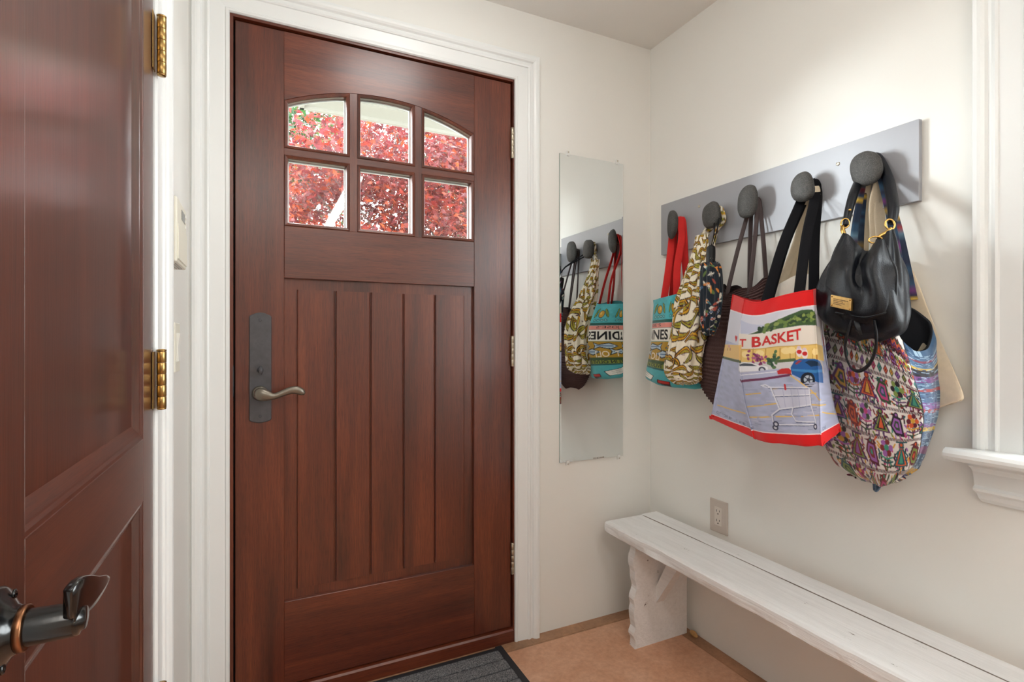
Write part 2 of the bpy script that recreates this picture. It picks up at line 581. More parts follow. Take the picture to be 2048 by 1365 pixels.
# jamb liner, sashes and panes
bm = bmesh.new()
for (y0, y1, z0, z1) in ((WIN[0], WIN[0] + 0.018, WIN[2], WIN[3]), (WIN[1] - 0.018, WIN[1], WIN[2], WIN[3]), (WIN[0] + 0.018, WIN[1] - 0.018, WIN[3] - 0.018, WIN[3])):
    add_box(bm, RX - 0.002, RX + 0.139, y0, y1, z0, z1)
obj_bm('jamb_liner', bm, TRIM, w1)
for (z0, z1, xo) in ((WIN[2], 1.475, 0.06), (1.455, WIN[3] - 0.018, 0.09)):
    ya, yb = WIN[0] + 0.019, WIN[1] - 0.019
    sa = empty('sash', (RX + xo, 0, z0))
    sa.parent = w1
    sa.matrix_parent_inverse = Matrix.Translation(-Vector(parent_loc(w1)))
    for (y0, y1, za, zb) in ((ya, ya + 0.045, z0, z1), (yb - 0.045, yb, z0, z1), (ya + 0.045, yb - 0.045, z0, z0 + 0.05), (ya + 0.045, yb - 0.045, z1 - 0.04, z1)):
        bm = bmesh.new()
        add_box(bm, RX + xo, RX + xo + 0.028, y0, y1, za, zb)
        obj_bm('sash_rail', bm, TRIM, sa)
    bm = bmesh.new()
    add_box(bm, RX + xo + 0.012, RX + xo + 0.016, ya + 0.04, yb - 0.04, z0 + 0.045, z1 - 0.035)
    obj_bm('pane', bm, GLASS, sa)


# ================================================================== FRONT DOOR (door_1)
DF = 1.760            # face of the door towards the room
DT = 0.045            # thickness
d1 = empty('door_1', (0.385, DF, 0.0))
structure(d1, 'red-brown wooden front door with six panes under an arched head', 'front door')


def extrude_xz(name, pts, y0, y1, mat, parent, smooth=False, bevel=0.0):
    bm = bmesh.new()
    add_prism(bm, pts, lambda p: (p[0], y0, p[1]), lambda p: (p[0], y1, p[1]))
    return obj_bm(name, bm, mat, parent, smooth)


X0, X1, SX0, SX1 = -0.0665, 0.8365, 0.0670, 0.6915      # door edges and inner stile edges
ZB, ZT = 0.052, 2.0595
G0 = 1.463                                              # top of the lock rail, foot of the glazing
AC, AR, AT = 0.3793, 0.74, 1.918                        # arch: centre x, radius, crown height


def arch(x, off=0.0):
    return AT - AR + math.sqrt((AR - off) ** 2 - (x - AC) ** 2)


def chamfer_box(name, x0, x1, y0, y1, z0, z1, mat, parent, b=0.0012):
    return box(name, x0, x1, y0, y1, z0, z1, mat, parent, bevel=b, seg=1)


chamfer_box('stile', X0, SX0, DF, DF + DT, ZB, ZT, WOODZ, d1)
chamfer_box('stile', SX1, X1, DF, DF + DT, ZB, ZT, WOODZ, d1)
chamfer_box('lock_rail', SX0, SX1, DF, DF + DT, 1.3025, G0, WOODX, d1)
chamfer_box('bottom_rail', SX0, SX1, DF, DF + DT, ZB, 0.3065, WOODX, d1)
xs = np.linspace(SX0, SX1, 25)
extrude_xz('arched_top_rail', [(SX1, ZT), (SX0, ZT)] + [(x, arch(x)) for x in xs], DF, DF + DT, WOODX, d1)
# recessed field with the plank panel
box('panel_field', SX0 - 0.002, SX1 + 0.002, DF + 0.014, DF + 0.030, 0.300, 1.31, WOODZ, d1)
px = [0.1025, 0.2175, 0.3285, 0.4380, 0.5480, 0.6585]
for i in range(5):
    bm = bmesh.new()
    x0, x1 = px[i] + 0.0022, px[i + 1] - 0.0022
    c = 0.0026
    add_prism(bm, [(x0, 0.0085), (x0, c), (x0 + c, 0), (x1 - c, 0), (x1, c), (x1, 0.0085)],
              lambda p: (p[0], DF + 0.0055 + p[1], 0.3385), lambda p: (p[0], DF + 0.0055 + p[1], 1.2685))
    obj_bm('plank', bm, WOODZ, d1)

# glazing: bars, beads and six panes
vb = [(0.2620, 0.2845), (0.4765, 0.4990)]
for a, b in vb:
    xx = np.linspace(a, b, 4)
    extrude_xz('glazing_bar', [(b, G0), (a, G0)] + [(x, arch(x) + 0.001) for x in xx], DF + 0.0015, DF + DT - 0.003, WOODZ, d1)
hb = (1.682, 1.702)
cols = [(SX0, vb[0][0]), (vb[0][1], vb[1][0]), (vb[1][1], SX1)]
for a, b in cols:
    box('glazing_bar', a, b, DF + 0.0015, DF + DT - 0.003, hb[0], hb[1], WOODX, d1)


def pane_loop(a, b, z0, ztop, off, n=9):
    """Outline of an opening inset by off; ztop None means the arched head."""
    x0, x1 = a + off, b - off
    pts = [(x0, z0 + off), (x1, z0 + off)]
    for x in np.linspace(x1, x0, n):
        pts.append((x, (arch(x, off) if ztop is None else ztop - off)))
    return pts


for a, b in cols:
    for (z0, zt) in ((G0, hb[0]), (hb[1], None)):
        lp = [pane_loop(a, b, z0, zt, o) for o in (0.0005, 0.0005, 0.003, 0.0095, 0.0115, 0.0115, 0.0105, 0.003)]
        ys = [DF + 0.03, DF + 0.0005, DF - 0.0015, DF + 0.0015, DF + 0.0060, DF + 0.018, DF + 0.040, DF + 0.0425]
        bm = bmesh.new()
        rr = [[bm.verts.new((x, y, z)) for (x, z) in l] for l, y in zip(lp, ys)]
        for r0, r1 in zip(rr[:-1], rr[1:]):
            for i in range(len(r0)):
                j = (i + 1) % len(r0)
                bm.faces.new((r0[i], r0[j], r1[j], r1[i]))
        bead = obj_bm('glazing_bead', bm, WOODZ, d1)
        l = pane_loop(a, b, z0, zt, 0.0085)
        bm = bmesh.new()
        add_prism(bm, l, lambda p: (p[0], DF + 0.021, p[1]), lambda p: (p[0], DF + 0.025, p[1]))
        obj_bm('pane', bm, GLASS, d1)
        # pale inner spacer frame of the double glazing
        l0, l1 = pane_loop(a, b, z0, zt, 0.010), pane_loop(a, b, z0, zt, 0.0145)
        bm = bmesh.new()
        ra = [bm.verts.new((x, DF + 0.0265, z)) for x, z in l0]
        rb = [bm.verts.new((x, DF + 0.0265, z)) for x, z in l1]
        rc = [bm.verts.new((x, DF + 0.034, z)) for x, z in l1]
        rd = [bm.verts.new((x, DF + 0.034, z)) for x, z in l0]
        for q0, q1 in ((ra, rb), (rb, rc), (rc, rd), (rd, ra)):
            for i in range(len(q0)):
                j = (i + 1) % len(q0)
                bm.faces.new((q0[i], q0[j], q1[j], q1[i]))
        obj_bm('glazing_spacer', bm, TRIM, bead)

# wooden jamb, dark gasket and threshold of the front door
t3 = empty('trim_3', (0.385, WY, 0.0))
structure(t3, 'red-brown wooden jamb and threshold around the front door', 'door frame')
box('jamb', FD[0] - 0.03, -0.0710, WY - 0.006, WY + 0.135, 0, FD[2] + 0.03, WOODZ, t3)
box('jamb', 0.8410, FD[1] + 0.03, WY - 0.006, WY + 0.135, 0, FD[2] + 0.03, WOODZ, t3)
box('head_jamb', -0.0710, 0.8410, WY - 0.006, WY + 0.135, 2.0642, FD[2] + 0.03, WOODX, t3)
bm = bmesh.new()
for (x0, x1, z0, z1) in ((-0.0710, -0.055, 0.04, 2.0642), (0.825, 0.8410, 0.04, 2.0642), (-0.055, 0.825, 2.049, 2.0642)):
    add_box(bm, x0, x1, DF + DT + 0.001, DF + DT + 0.014, z0, z1)
obj_bm('weather_seal', bm, BLACKGAP, t3)
bm = bmesh.new()
add_prism(bm, [(-0.001, 0.0), (-0.001, 0.040), (0.004, 0.0455), (0.034, 0.049), (0.13, 0.049), (0.13, 0.0)],
          lambda p: (FD[0] + 0.0005, WY + p[0] - 0.0065, p[1]), lambda p: (FD[1] - 0.0005, WY + p[0] - 0.0065, p[1]))
obj_bm('threshold', bm, WOODX, t3)
box('strike_plate', -0.0722, -0.0704, WY - 0.0072, WY + 0.03, 0.945, 1.035, BRONZE, t3)

# door hardware
def screw(name, parent, p, ax, r, mat):
    bm = bmesh.new()
    lathe(bm, [(0, 0.0), (r, 0.0), (r * 0.95, 0.0012), (r * 0.5, 0.0018), (r * 0.22, 0.0012), (0, 0.0006)], p, ax, 14)
    return obj_bm(name, bm, mat, parent, True)


def hinge(parent, x, y, z0, z1, r, mat, leaf, axis_leaf, knuckles=5):
    """Butt hinge: knuckles stacked on a pin, with a leaf against the frame."""
    h = empty('hinge', (x, y, z0))
    h.parent = parent
    h.matrix_parent_inverse = Matrix.Translation(-parent_loc(parent))
    L = (z1 - z0) / knuckles
    for k in range(knuckles):
        bm = bmesh.new()
        a, b = z0 + k * L, z0 + (k + 1) * L
        lathe(bm, [(0, 0.0002), (r * 0.95, 0.0002), (r, 0.0007), (r, L - 0.0007), (r * 0.95, L - 0.0002), (0, L - 0.0002)], (x, y, a), (0, 0, 1), 18)
        kn = obj_bm('knuckle', bm, mat, h, False)
        for p in kn.data.polygons:
            p.use_smooth = abs(p.normal.z) < 0.3
    bm = bmesh.new()
    lathe(bm, [(0, 0), (r * 1.0, 0), (r * 1.05, 0.003), (r * 0.4, 0.0042), (0, 0.0042)], (x, y, z1), (0, 0, 1), 16)
    lathe(bm, [(0, 0), (r * 1.0, 0), (r * 0.9, 0.003), (0, 0.0036)], (x, y, z0), (0, 0, -1), 16)
    obj_bm('pin', bm, mat, h, True)
    l = box('leaf', *leaf, z0, z1, mat, h, bevel=0.0008, seg=1)
    return h


for (za, zb) in ((1.785, 1.891), (1.018, 1.123), (0.252, 0.360)):
    hinge(d1, 0.8395, DF - 0.008, za, zb, 0.0065, NICKEL, (0.8378, 0.8404, DF - 0.006, DF + 0.004), 0, 5)

lk = empty('lock_set', (0.0, DF, 0.86))
lk.parent = d1
lk.matrix_parent_inverse = Matrix.Translation(-parent_loc(d1))
lk['label'] = 'dark bronze escutcheon with lever and thumb turn'
pts = []
xl, xr, zl, zt_ = -0.0288, 0.0315, 0.868, 1.186
for t in np.linspace(0, 1, 9):
    pts.append((xl + 0.004 + (xr - xl - 0.008) * t, zl - 0.0055 * math.sin(math.pi * t)))
pts.append((xr, zl + 0.004)); pts.append((xr, zt_ - 0.004))
for t in np.linspace(0, 1, 9):
    pts.append((xr - 0.004 - (xr - xl - 0.008) * t, zt_ + 0.0085 * math.sin(math.pi * t)))
pts.append((xl, zt_ - 0.004)); pts.append((xl, zl + 0.004))
bm = bmesh.new()
inner = [((p[0] - 0.0014) * 0.94 + 0.0014, (p[1] - 1.027) * 0.988 + 1.027) for p in pts]
a = [bm.verts.new((p[0], DF, p[1])) for p in pts]
b = [bm.verts.new((p[0], DF - 0.005, p[1])) for p in pts]
c = [bm.verts.new((p[0], DF - 0.0068, p[1])) for p in inner]
for r0, r1 in ((a, b), (b, c)):
    for i in range(len(r0)):
        bm.faces.new((r0[i], r0[(i + 1) % len(r0)], r1[(i + 1) % len(r1)], r1[i]))
bm.faces.new(c)
obj_bm('escutcheon', bm, BRONZE, lk)
for z in (1.172, 0.883):
    screw('screw', lk, (0.001, DF - 0.0066, z), (0, -1, 0), 0.0045, BRONZE)
LZ = 0.952
sweep('lever', [(0.000, DF - 0.006, LZ), (0.000, DF - 0.030, LZ), (0.002, DF - 0.047, LZ), (0.020, DF - 0.053, LZ - 0.004), (0.038, DF - 0.053, LZ - 0.0065), (0.062, DF - 0.052, LZ + 0.002),
                (0.086, DF - 0.052, LZ + 0.0095), (0.104, DF - 0.051, LZ + 0.0075), (0.116, DF - 0.050, LZ + 0.000), (0.1205, DF - 0.049, LZ - 0.006)],
      [0.034, 0.034, 0.040, 0.031, 0.0185, 0.0190, 0.0225, 0.0235, 0.0190, 0.006],
      [0.034, 0.034, 0.032, 0.022, 0.0160, 0.0150, 0.0160, 0.0160, 0.0140, 0.005], BRONZE2, lk, hint=(0, 0, 1), n=18, samples=60)
bm = bmesh.new()
lathe(bm, [(0.022, 0), (0.022, 0.003), (0.0185, 0.006), (0.0165, 0.008), (0, 0.008)], (0, DF - 0.0066, LZ), (0, -1, 0), 28)
obj_bm('rosette', bm, BRONZE2, lk, True)
tt = sweep('thumb_turn', [(0.002, DF - 0.026, 1.009), (0.002, DF - 0.026, 1.018), (0.002, DF - 0.025, 1.026), (0.002, DF - 0.024, 1.034)],
           [0.006, 0.012, 0.012, 0.006], [0.008, 0.018, 0.018, 0.008], BRONZE, lk, hint=(1, 0, 0), n=14, samples=20)
bm = bmesh.new()
lathe(bm, [(0.0085, 0), (0.0085, 0.004), (0.0055, 0.006), (0.005, 0.020), (0, 0.020)], (0.001, DF - 0.0066, 1.0215), (0, -1, 0), 20)
obj_bm('turn_stem', bm, BRONZE, lk, True)

# ================================================================== INTERIOR DOOR (door_2)
d2 = empty('door_2', (-0.172, 0.79, 0.0))
structure(d2, 'glossy red-brown panelled interior door with brass hinges and black lever', 'interior door')
FX = -0.1720
E0, E1 = 0.4455, 1.1245         # latch edge, hinge edge
S0, S1 = 0.5560, 1.0370         # inner stile edges
RZ0, RZ1 = 0.848, 0.950         # middle rail
box('stile', FX - 0.035, FX, E0, S0, 0.012, 2.045, GLOSSZ, d2, bevel=0.001, seg=1)
box('stile', FX - 0.035, FX, S1, E1, 0.012, 2.045, GLOSSZ, d2, bevel=0.001, seg=1)
box('rail', FX - 0.035, FX, S0, S1, RZ0, RZ1, GLOSSY, d2, bevel=0.0008, seg=1)
box('rail', FX - 0.035, FX, S0, S1, 1.935, 2.045, GLOSSY, d2, bevel=0.0008, seg=1)
box('rail', FX - 0.035, FX, S0, S1, 0.012, 0.22, GLOSSY, d2, bevel=0.0008, seg=1)
for (z0, z1) in ((RZ1, 1.935), (0.22, RZ0)):
    pn = box('panel', FX - 0.024, FX - 0.0115, S0, S1, z0, z1, GLOSSZ, d2)
    prof = [(0.0, 0.0), (0.004, 0.0006), (0.0075, 0.0030), (0.0095, 0.0036), (0.024, 0.0105), (0.026, 0.0118)]
    cs = [(S0, z0), (S1, z0), (S1, z1), (S0, z1)]
    sg = [(1, 1), (-1, 1), (-1, -1), (1, -1)]
    for k in range(4):
        k2 = (k + 1) % 4
        bm = bmesh.new()
        a = [bm.verts.new((FX - 0.0006 - d, cs[k][0] + sg[k][0] * w, cs[k][1] + sg[k][1] * w)) for w, d in prof]
        b = [bm.verts.new((FX - 0.0006 - d, cs[k2][0] + sg[k2][0] * w, cs[k2][1] + sg[k2][1] * w)) for w, d in prof]
        for i in range(len(prof) - 1):
            bm.faces.new((a[i], a[i + 1], b[i + 1], b[i]))
        obj_bm('panel_moulding', bm, GLOSSY if k in (0, 2) else GLOSSZ, d2)
for (za, zb) in ((1.592, 1.694), (0.989, 1.091), (0.386, 0.488)):
    h = hinge(d2, -0.1605, 1.1325, za, zb, 0.0076, BRASS, (-0.1712, -0.1695, 1.108, 1.131), 0, 5)

HZ = 0.901
HY = 0.500
ls = empty('lever_set', (FX, HY, HZ))
ls.parent = d2
ls.matrix_parent_inverse = Matrix.Translation(-parent_loc(d2))
ls['label'] = 'black lever handle with worn copper edges'
bm = bmesh.new()
lathe(bm, [(0, 0), (0.0315, 0), (0.0315, 0.002), (0.0295, 0.0045), (0.024, 0.0075), (0.0175, 0.012), (0.0150, 0.016), (0, 0.016)], (FX, HY, HZ), (1, 0, 0), 48)
obj_bm('rosette', bm, BLACKMETAL, ls, True)
bm = bmesh.new()
lathe(bm, [(0.0145, 0.0140), (0.0162, 0.0150), (0.0162, 0.0185), (0.0150, 0.0195), (0.0140, 0.0190)], (FX, HY, HZ), (1, 0, 0), 40)
obj_bm('collar', bm, COPPEREDGE, ls, True)
bm = bmesh.new()
lathe(bm, [(0.0135, 0.016), (0.0130, 0.020), (0.0122, 0.047), (0.0116, 0.0495), (0.009, 0.0505), (0.008, 0.0530), (0, 0.0535)], (FX, HY, HZ), (1, 0, 0), 40)
obj_bm('neck', bm, BLACKMETAL, ls, True)
for zz, yy in ((HZ + 0.022, HY + 0.010), (HZ - 0.022, HY - 0.010)):
    screw('screw', ls, (FX + 0.0078, yy, zz), (1, 0, 0), 0.004, BLACKMETAL)
# flat leaf-shaped blade reaching towards the hinge side
sweep('blade', [(FX + 0.046, HY - 0.016, HZ + 0.0175), (FX + 0.048, HY - 0.010, HZ + 0.0180), (FX + 0.050, HY + 0.004, HZ + 0.0145), (FX + 0.051, HY + 0.030, HZ + 0.007), (FX + 0.051, HY + 0.058, HZ + 0.002), (FX + 0.051, HY + 0.075, HZ - 0.001)],
      [0.022, 0.031, 0.030, 0.023, 0.013, 0.002], [0.006, 0.007, 0.0055, 0.0045, 0.0035, 0.002], BLACKMETAL, ls, hint=(0.12, 0, 1), shape='rect', samples=40)

# ================================================================== THERMOSTAT AND SWITCH ON THE LEFT WALL
th = empty('thermostat', (LX, 1.34, 1.27))
tag(th, 'ivory plastic thermostat with small grey display beside the front door casing', 'thermostat')
box('body', LX, LX + 0.029, 1.268, 1.418, 1.272, 1.408, PLASTIC, th, bevel=0.004)
box('display', LX + 0.0285, LX + 0.0297, 1.335, 1.392, 1.372, 1.393, LCD, th)
box('flap', LX + 0.0285, LX + 0.0310, 1.275, 1.411, 1.279, 1.352, PLASTIC, th, bevel=0.0012)
for k in range(3):
    box('button', LX + 0.0285, LX + 0.0305, 1.400, 1.409, 1.364 + 0.012 * k, 1.371 + 0.012 * k, WHITEPLASTIC, th, bevel=0.0007, seg=1)
for k in range(4):
    box('vent_slot', LX + 0.006 + k * 0.005, LX + 0.008 + k * 0.005, 1.30, 1.40, 1.2712, 1.2722, LCD, th)

sw = empty('light_switch', (LX, 1.47, 1.04))
tag(sw, 'white rocker light switch below the thermostat', 'switch')
box('wall_plate', LX, LX + 0.006, 1.432, 1.508, 1.036, 1.152, PLASTIC, sw, bevel=0.002)
bm = bmesh.new()
add_prism(bm, [(0.005, 1.060), (0.0105, 1.062), (0.0085, 1.094), (0.0125, 1.127), (0.005, 1.129)],
          lambda p: (LX + p[0], 1.452, p[1]), lambda p: (LX + p[0], 1.488, p[1]))
obj_bm('rocker', bm, WHITEPLASTIC, sw)

# ================================================================== MIRROR
m, nt, b = new_mat('mirror_silver')
b.inputs['Base Color'].default_value = (0.86, 0.89, 0.89, 1)
b.inputs['Metallic'].default_value = 1.0
b.inputs['Roughness'].default_value = 0.0
MIRROR = m
GLASSEDGE = mat_plain('green_grey_glass_edge', srgb(150, 165, 158), 0.1)
mi = empty('wall_mirror', (1.19, WY, 0.64))
tag(mi, 'tall frameless wall mirror reflecting the hanging bags', 'mirror')
MX0, MX1, MZ0, MZ1, MYF = 1.041, 1.3405, 0.6385, 1.8325, WY - 0.006
bm = bmesh.new()
add_box(bm, MX0, MX1, MYF, WY - 0.001, MZ0, MZ1)
obj_bm('mirror_plate', bm, GLASSEDGE, mi)
bm = bmesh.new()
bv = 0.006
oo = [(MX0, MZ0), (MX1, MZ0), (MX1, MZ1), (MX0, MZ1)]
ii = [(MX0 + bv, MZ0 + bv), (MX1 - bv, MZ0 + bv), (MX1 - bv, MZ1 - bv), (MX0 + bv, MZ1 - bv)]
ov = [bm.verts.new((x, MYF - 0.0002, z)) for x, z in oo]
iv = [bm.verts.new((x, MYF - 0.0006, z)) for x, z in ii]
for k in range(4):
    bm.faces.new((ov[k], ov[(k + 1) % 4], iv[(k + 1) % 4], iv[k]))
bm.faces.new(iv)
obj_bm('reflecting_face', bm, MIRROR, mi)
for (x, z, s) in ((MX0 + 0.036, MZ1, 1), (MX1 - 0.030, MZ1, 1), (MX0 + 0.034, MZ0, -1), (MX1 - 0.022, MZ0, -1)):
    bm = bmesh.new()
    zz = sorted((z - s * 0.006, z + s * 0.012))
    add_box(bm, x - 0.006, x + 0.006, MYF - 0.004, MYF - 0.0008, zz[0], zz[1])
    zz = sorted((z + s * 0.0005, z + s * 0.012))
    add_box(bm, x - 0.006, x + 0.006, MYF - 0.0008, WY, zz[0], zz[1])
    cl = obj_bm('clip', bm, CLEARPLASTIC, mi)
    screw('screw', cl, (x, MYF - 0.004, z + s * 0.007), (0, -1, 0), 0.0028, NICKEL)

# ================================================================== OUTLET
ou = empty('wall_outlet', (RX, 1.385, 0.42))
tag(ou, 'taupe electrical outlet on the wall above the white bench', 'outlet')
TAUPE = mat_plain('taupe_plastic', srgb(190, 178, 168), 0.4)
TAUPE2 = mat_plain('light_taupe_plastic', srgb(204, 194, 184), 0.35)
SLOT = mat_plain('dark_slot', (0.01, 0.01, 0.01, 1), 0.6)
box('wall_plate', RX - 0.0062, RX, 1.3455, 1.4245, 0.4205, 0.5370, TAUPE, ou, bevel=0.002)
box('receptacle', RX - 0.0078, RX - 0.005, 1.3685, 1.4015, 0.4455, 0.5120, TAUPE2, ou, bevel=0.0012)
for zc in (0.4960, 0.4620):
    for dy, hh in ((0.0063, 0.0040), (-0.0063, 0.0032)):
        box('slot', RX - 0.0081, RX - 0.0077, 1.385 + dy - 0.0010, 1.385 + dy + 0.0010, zc - hh + 0.003, zc + hh + 0.003, SLOT, ou)
    bm = bmesh.new()
    lathe(bm, [(0, 0), (0.0026, 0), (0.0026, 0.0005), (0, 0.0005)], (RX - 0.0077, 1.385, zc - 0.0075), (-1, 0, 0), 12)
    obj_bm('ground_slot', bm, SLOT, ou)

# ================================================================== COAT RACK
m, nt, b = new_mat('brushed_aluminium')
b.inputs['Metallic'].default_value = 0.3
b.inputs['Base Color'].default_value = srgb(158, 159, 164)
b.inputs['Roughness'].default_value = 0.5
tc = N(nt, 'ShaderNodeTexCoord'); mp = N(nt, 'ShaderNodeMapping'); mp.inputs['Scale'].default_value = (400, 3, 500)
nz = N(nt, 'ShaderNodeTexNoise', Scale=1.0, Detail=3.0)
nt.links.new(tc.outputs['Object'], mp.inputs['Vector']); nt.links.new(mp.outputs['Vector'], nz.inputs['Vector'])
bp = N(nt, 'ShaderNodeBump', Strength=0.06, Distance=0.001)
nt.links.new(nz.outputs['Fac'], bp.inputs['Height']); nt.links.new(bp.outputs['Normal'], b.inputs['Normal'])
ALU = m
m, nt, b = new_mat('grey_river_stone')
tc = N(nt, 'ShaderNodeTexCoord')
n1 = N(nt, 'ShaderNodeTexNoise', Scale=380.0, Detail=6.0, Roughness=0.75)
n2 = N(nt, 'ShaderNodeTexNoise', Scale=40.0, Detail=3.0)
vo = N(nt, 'ShaderNodeTexVoronoi', Scale=190.0)
for q in (n1, n2, vo):
    nt.links.new(tc.outputs['Object'], q.inputs['Vector'])
r1 = ramp(nt, [(0.3, srgb(40, 40, 40)), (0.52, srgb(68, 67, 65)), (0.72, srgb(108, 106, 103))])
nt.links.new(n1.outputs['Fac'], r1.inputs['Fac'])
r2 = ramp(nt, [(0.3, (0.8, 0.8, 0.8, 1)), (0.7, (1.1, 1.1, 1.1, 1))])
nt.links.new(n2.outputs['Fac'], r2.inputs['Fac'])
r3 = ramp(nt, [(0.0, (0.35, 0.35, 0.35, 1)), (0.18, (1, 1, 1, 1))])
nt.links.new(vo.outputs['Distance'], r3.inputs['Fac'])
mx = N(nt, 'ShaderNodeMix', data_type='RGBA', blend_type='MULTIPLY'); mx.inputs['Factor'].default_value = 1.0
nt.links.new(r1.outputs['Color'], mx.inputs['A']); nt.links.new(r2.outputs['Color'], mx.inputs['B'])
mx2 = N(nt, 'ShaderNodeMix', data_type='RGBA', blend_type='MULTIPLY'); mx2.inputs['Factor'].default_value = 0.8
nt.links.new(mx.outputs['Result'], mx2.inputs['A']); nt.links.new(r3.outputs['Color'], mx2.inputs['B'])
nt.links.new(mx2.outputs['Result'], b.inputs['Base Color'])
b.inputs['Roughness'].default_value = 0.62
bp = N(nt, 'ShaderNodeBump', Strength=0.5, Distance=0.001)
nt.links.new(n1.outputs['Fac'], bp.inputs['Height']); nt.links.new(bp.outputs['Normal'], b.inputs['Normal'])
STONE = m
ra = empty('coat_rack', (RX, 1.2, 1.46))
tag(ra, 'brushed aluminium coat rack board with five grey stone pegs', 'coat rack')
BX = 1.4715       # face of the board
box('backboard', BX, RX - 0.0035, 0.742, 1.672, 1.4570, 1.6600, ALU, ra, bevel=0.0006, seg=1)
for (y, z) in ((1.50, 1.62), (0.85, 1.62), (0.85, 1.50), (1.50, 1.50)):
    box('stand_off', RX - 0.0036, RX, y - 0.02, y + 0.02, z - 0.02, z + 0.02, ALU, ra)
for (y, z) in ((1.4660, 1.6085), (0.9450, 1.6090)):
    screw('screw', ra, (BX, y, z), (-1, 0, 0), 0.0055, NICKEL)
STONES = [(1.5610, 1.5570, 0.047, 0.114, 0.036, 0.05, 1), (1.3660, 1.5508, 0.082, 0.103, 0.038, -0.06, 2), (1.2120, 1.5590, 0.078, 0.120, 0.038, 0.10, 3),
          (1.0190, 1.5580, 0.073, 0.094, 0.040, -0.12, 4), (0.8430, 1.5580, 0.082, 0.096, 0.042, -0.30, 5)]
SC = 1.4285       # distance of the stone centres along x
for (y, z, w, h, t, tilt, sd) in STONES:
    rg = np.random.default_rng(sd)
    bm = bmesh.new()
    bmesh.ops.create_icosphere(bm, subdivisions=4, radius=1.0)
    ph = rg.uniform(0, 6.28, 6)
    for v in bm.verts:
        d = v.co.normalized()
        k = 1 + 0.05 * math.sin(2.1 * d.y + 1.7 * d.z + ph[0]) + 0.045 * math.sin(2.6 * d.z - 1.3 * d.y + ph[1]) + 0.02 * math.sin(5 * d.x + 3 * d.y + ph[2]) + 0.008 * math.sin(11 * d.z + 9 * d.y + ph[3])
        pw = 0.86
        q = Vector((math.copysign(abs(d.x) ** pw, d.x) * t / 2, math.copysign(abs(d.y) ** pw, d.y) * w / 2, math.copysign(abs(d.z) ** pw, d.z) * h / 2)) * k * 0.93
        yy = q.y * math.cos(tilt) - q.z * math.sin(tilt)
        zz = q.y * math.sin(tilt) + q.z * math.cos(tilt)
        v.co = Vector((SC + q.x, y + yy, z + zz))
    st = obj_bm('stone_peg', bm, STONE, ra, True)
    bm = bmesh.new()
    lathe(bm, [(0.009, 0), (0.009, BX - SC)], (SC, y, z - 0.004), (1, 0, 0), 16)
    obj_bm('peg_rod', bm, NICKEL, st, True)

# ================================================================== BENCH
m, nt, b = new_mat('weathered_white_paint')
tc = N(nt, 'ShaderNodeTexCoord')
mp = N(nt, 'ShaderNodeMapping'); mp.inputs['Scale'].default_value = (70, 4, 110)
nt.links.new(tc.outputs['Object'], mp.inputs['Vector'])
g = N(nt, 'ShaderNodeTexNoise', Scale=1.0, Detail=6.0, Roughness=0.6, Distortion=0.3)
nt.links.new(mp.outputs['Vector'], g.inputs['Vector'])
mp2 = N(nt, 'ShaderNodeMapping'); mp2.inputs['Scale'].default_value = (24, 7, 24)
nt.links.new(tc.outputs['Object'], mp2.inputs['Vector'])
v1 = N(nt, 'ShaderNodeTexNoise', Scale=1.0, Detail=8.0, Roughness=0.8)
nt.links.new(mp2.outputs['Vector'], v1.inputs['Vector'])
rr_ = ramp(nt, [(0.335, srgb(96, 84, 74)), (0.350, srgb(226, 225, 224)), (1.0, srgb(240, 240, 241))])
nt.links.new(v1.outputs['Fac'], rr_.inputs['Fac'])
r2 = ramp(nt, [(0.35, (0.93, 0.93, 0.93, 1)), (0.6, (1, 1, 1, 1))])
nt.links.new(g.outputs['Fac'], r2.inputs['Fac'])
mx = N(nt, 'ShaderNodeMix', data_type='RGBA', blend_type='MULTIPLY'); mx.inputs['Factor'].default_value = 1.0
nt.links.new(rr_.outputs['Color'], mx.inputs['A']); nt.links.new(r2.outputs['Color'], mx.inputs['B'])
nt.links.new(mx.outputs['Result'], b.inputs['Base Color'])
b.inputs['Roughness'].default_value = 0.5
bp = N(nt, 'ShaderNodeBump', Strength=0.8, Distance=0.003)
nt.links.new(g.outputs['Fac'], bp.inputs['Height']); nt.links.new(bp.outputs['Normal'], b.inputs['Normal'])
BENCH = m
be = empty('bench', (1.33, 0.8, 0.0))
tag(be, 'long white painted rustic wooden bench along the wall', 'bench')
TZ, TH = 0.418, 0.041


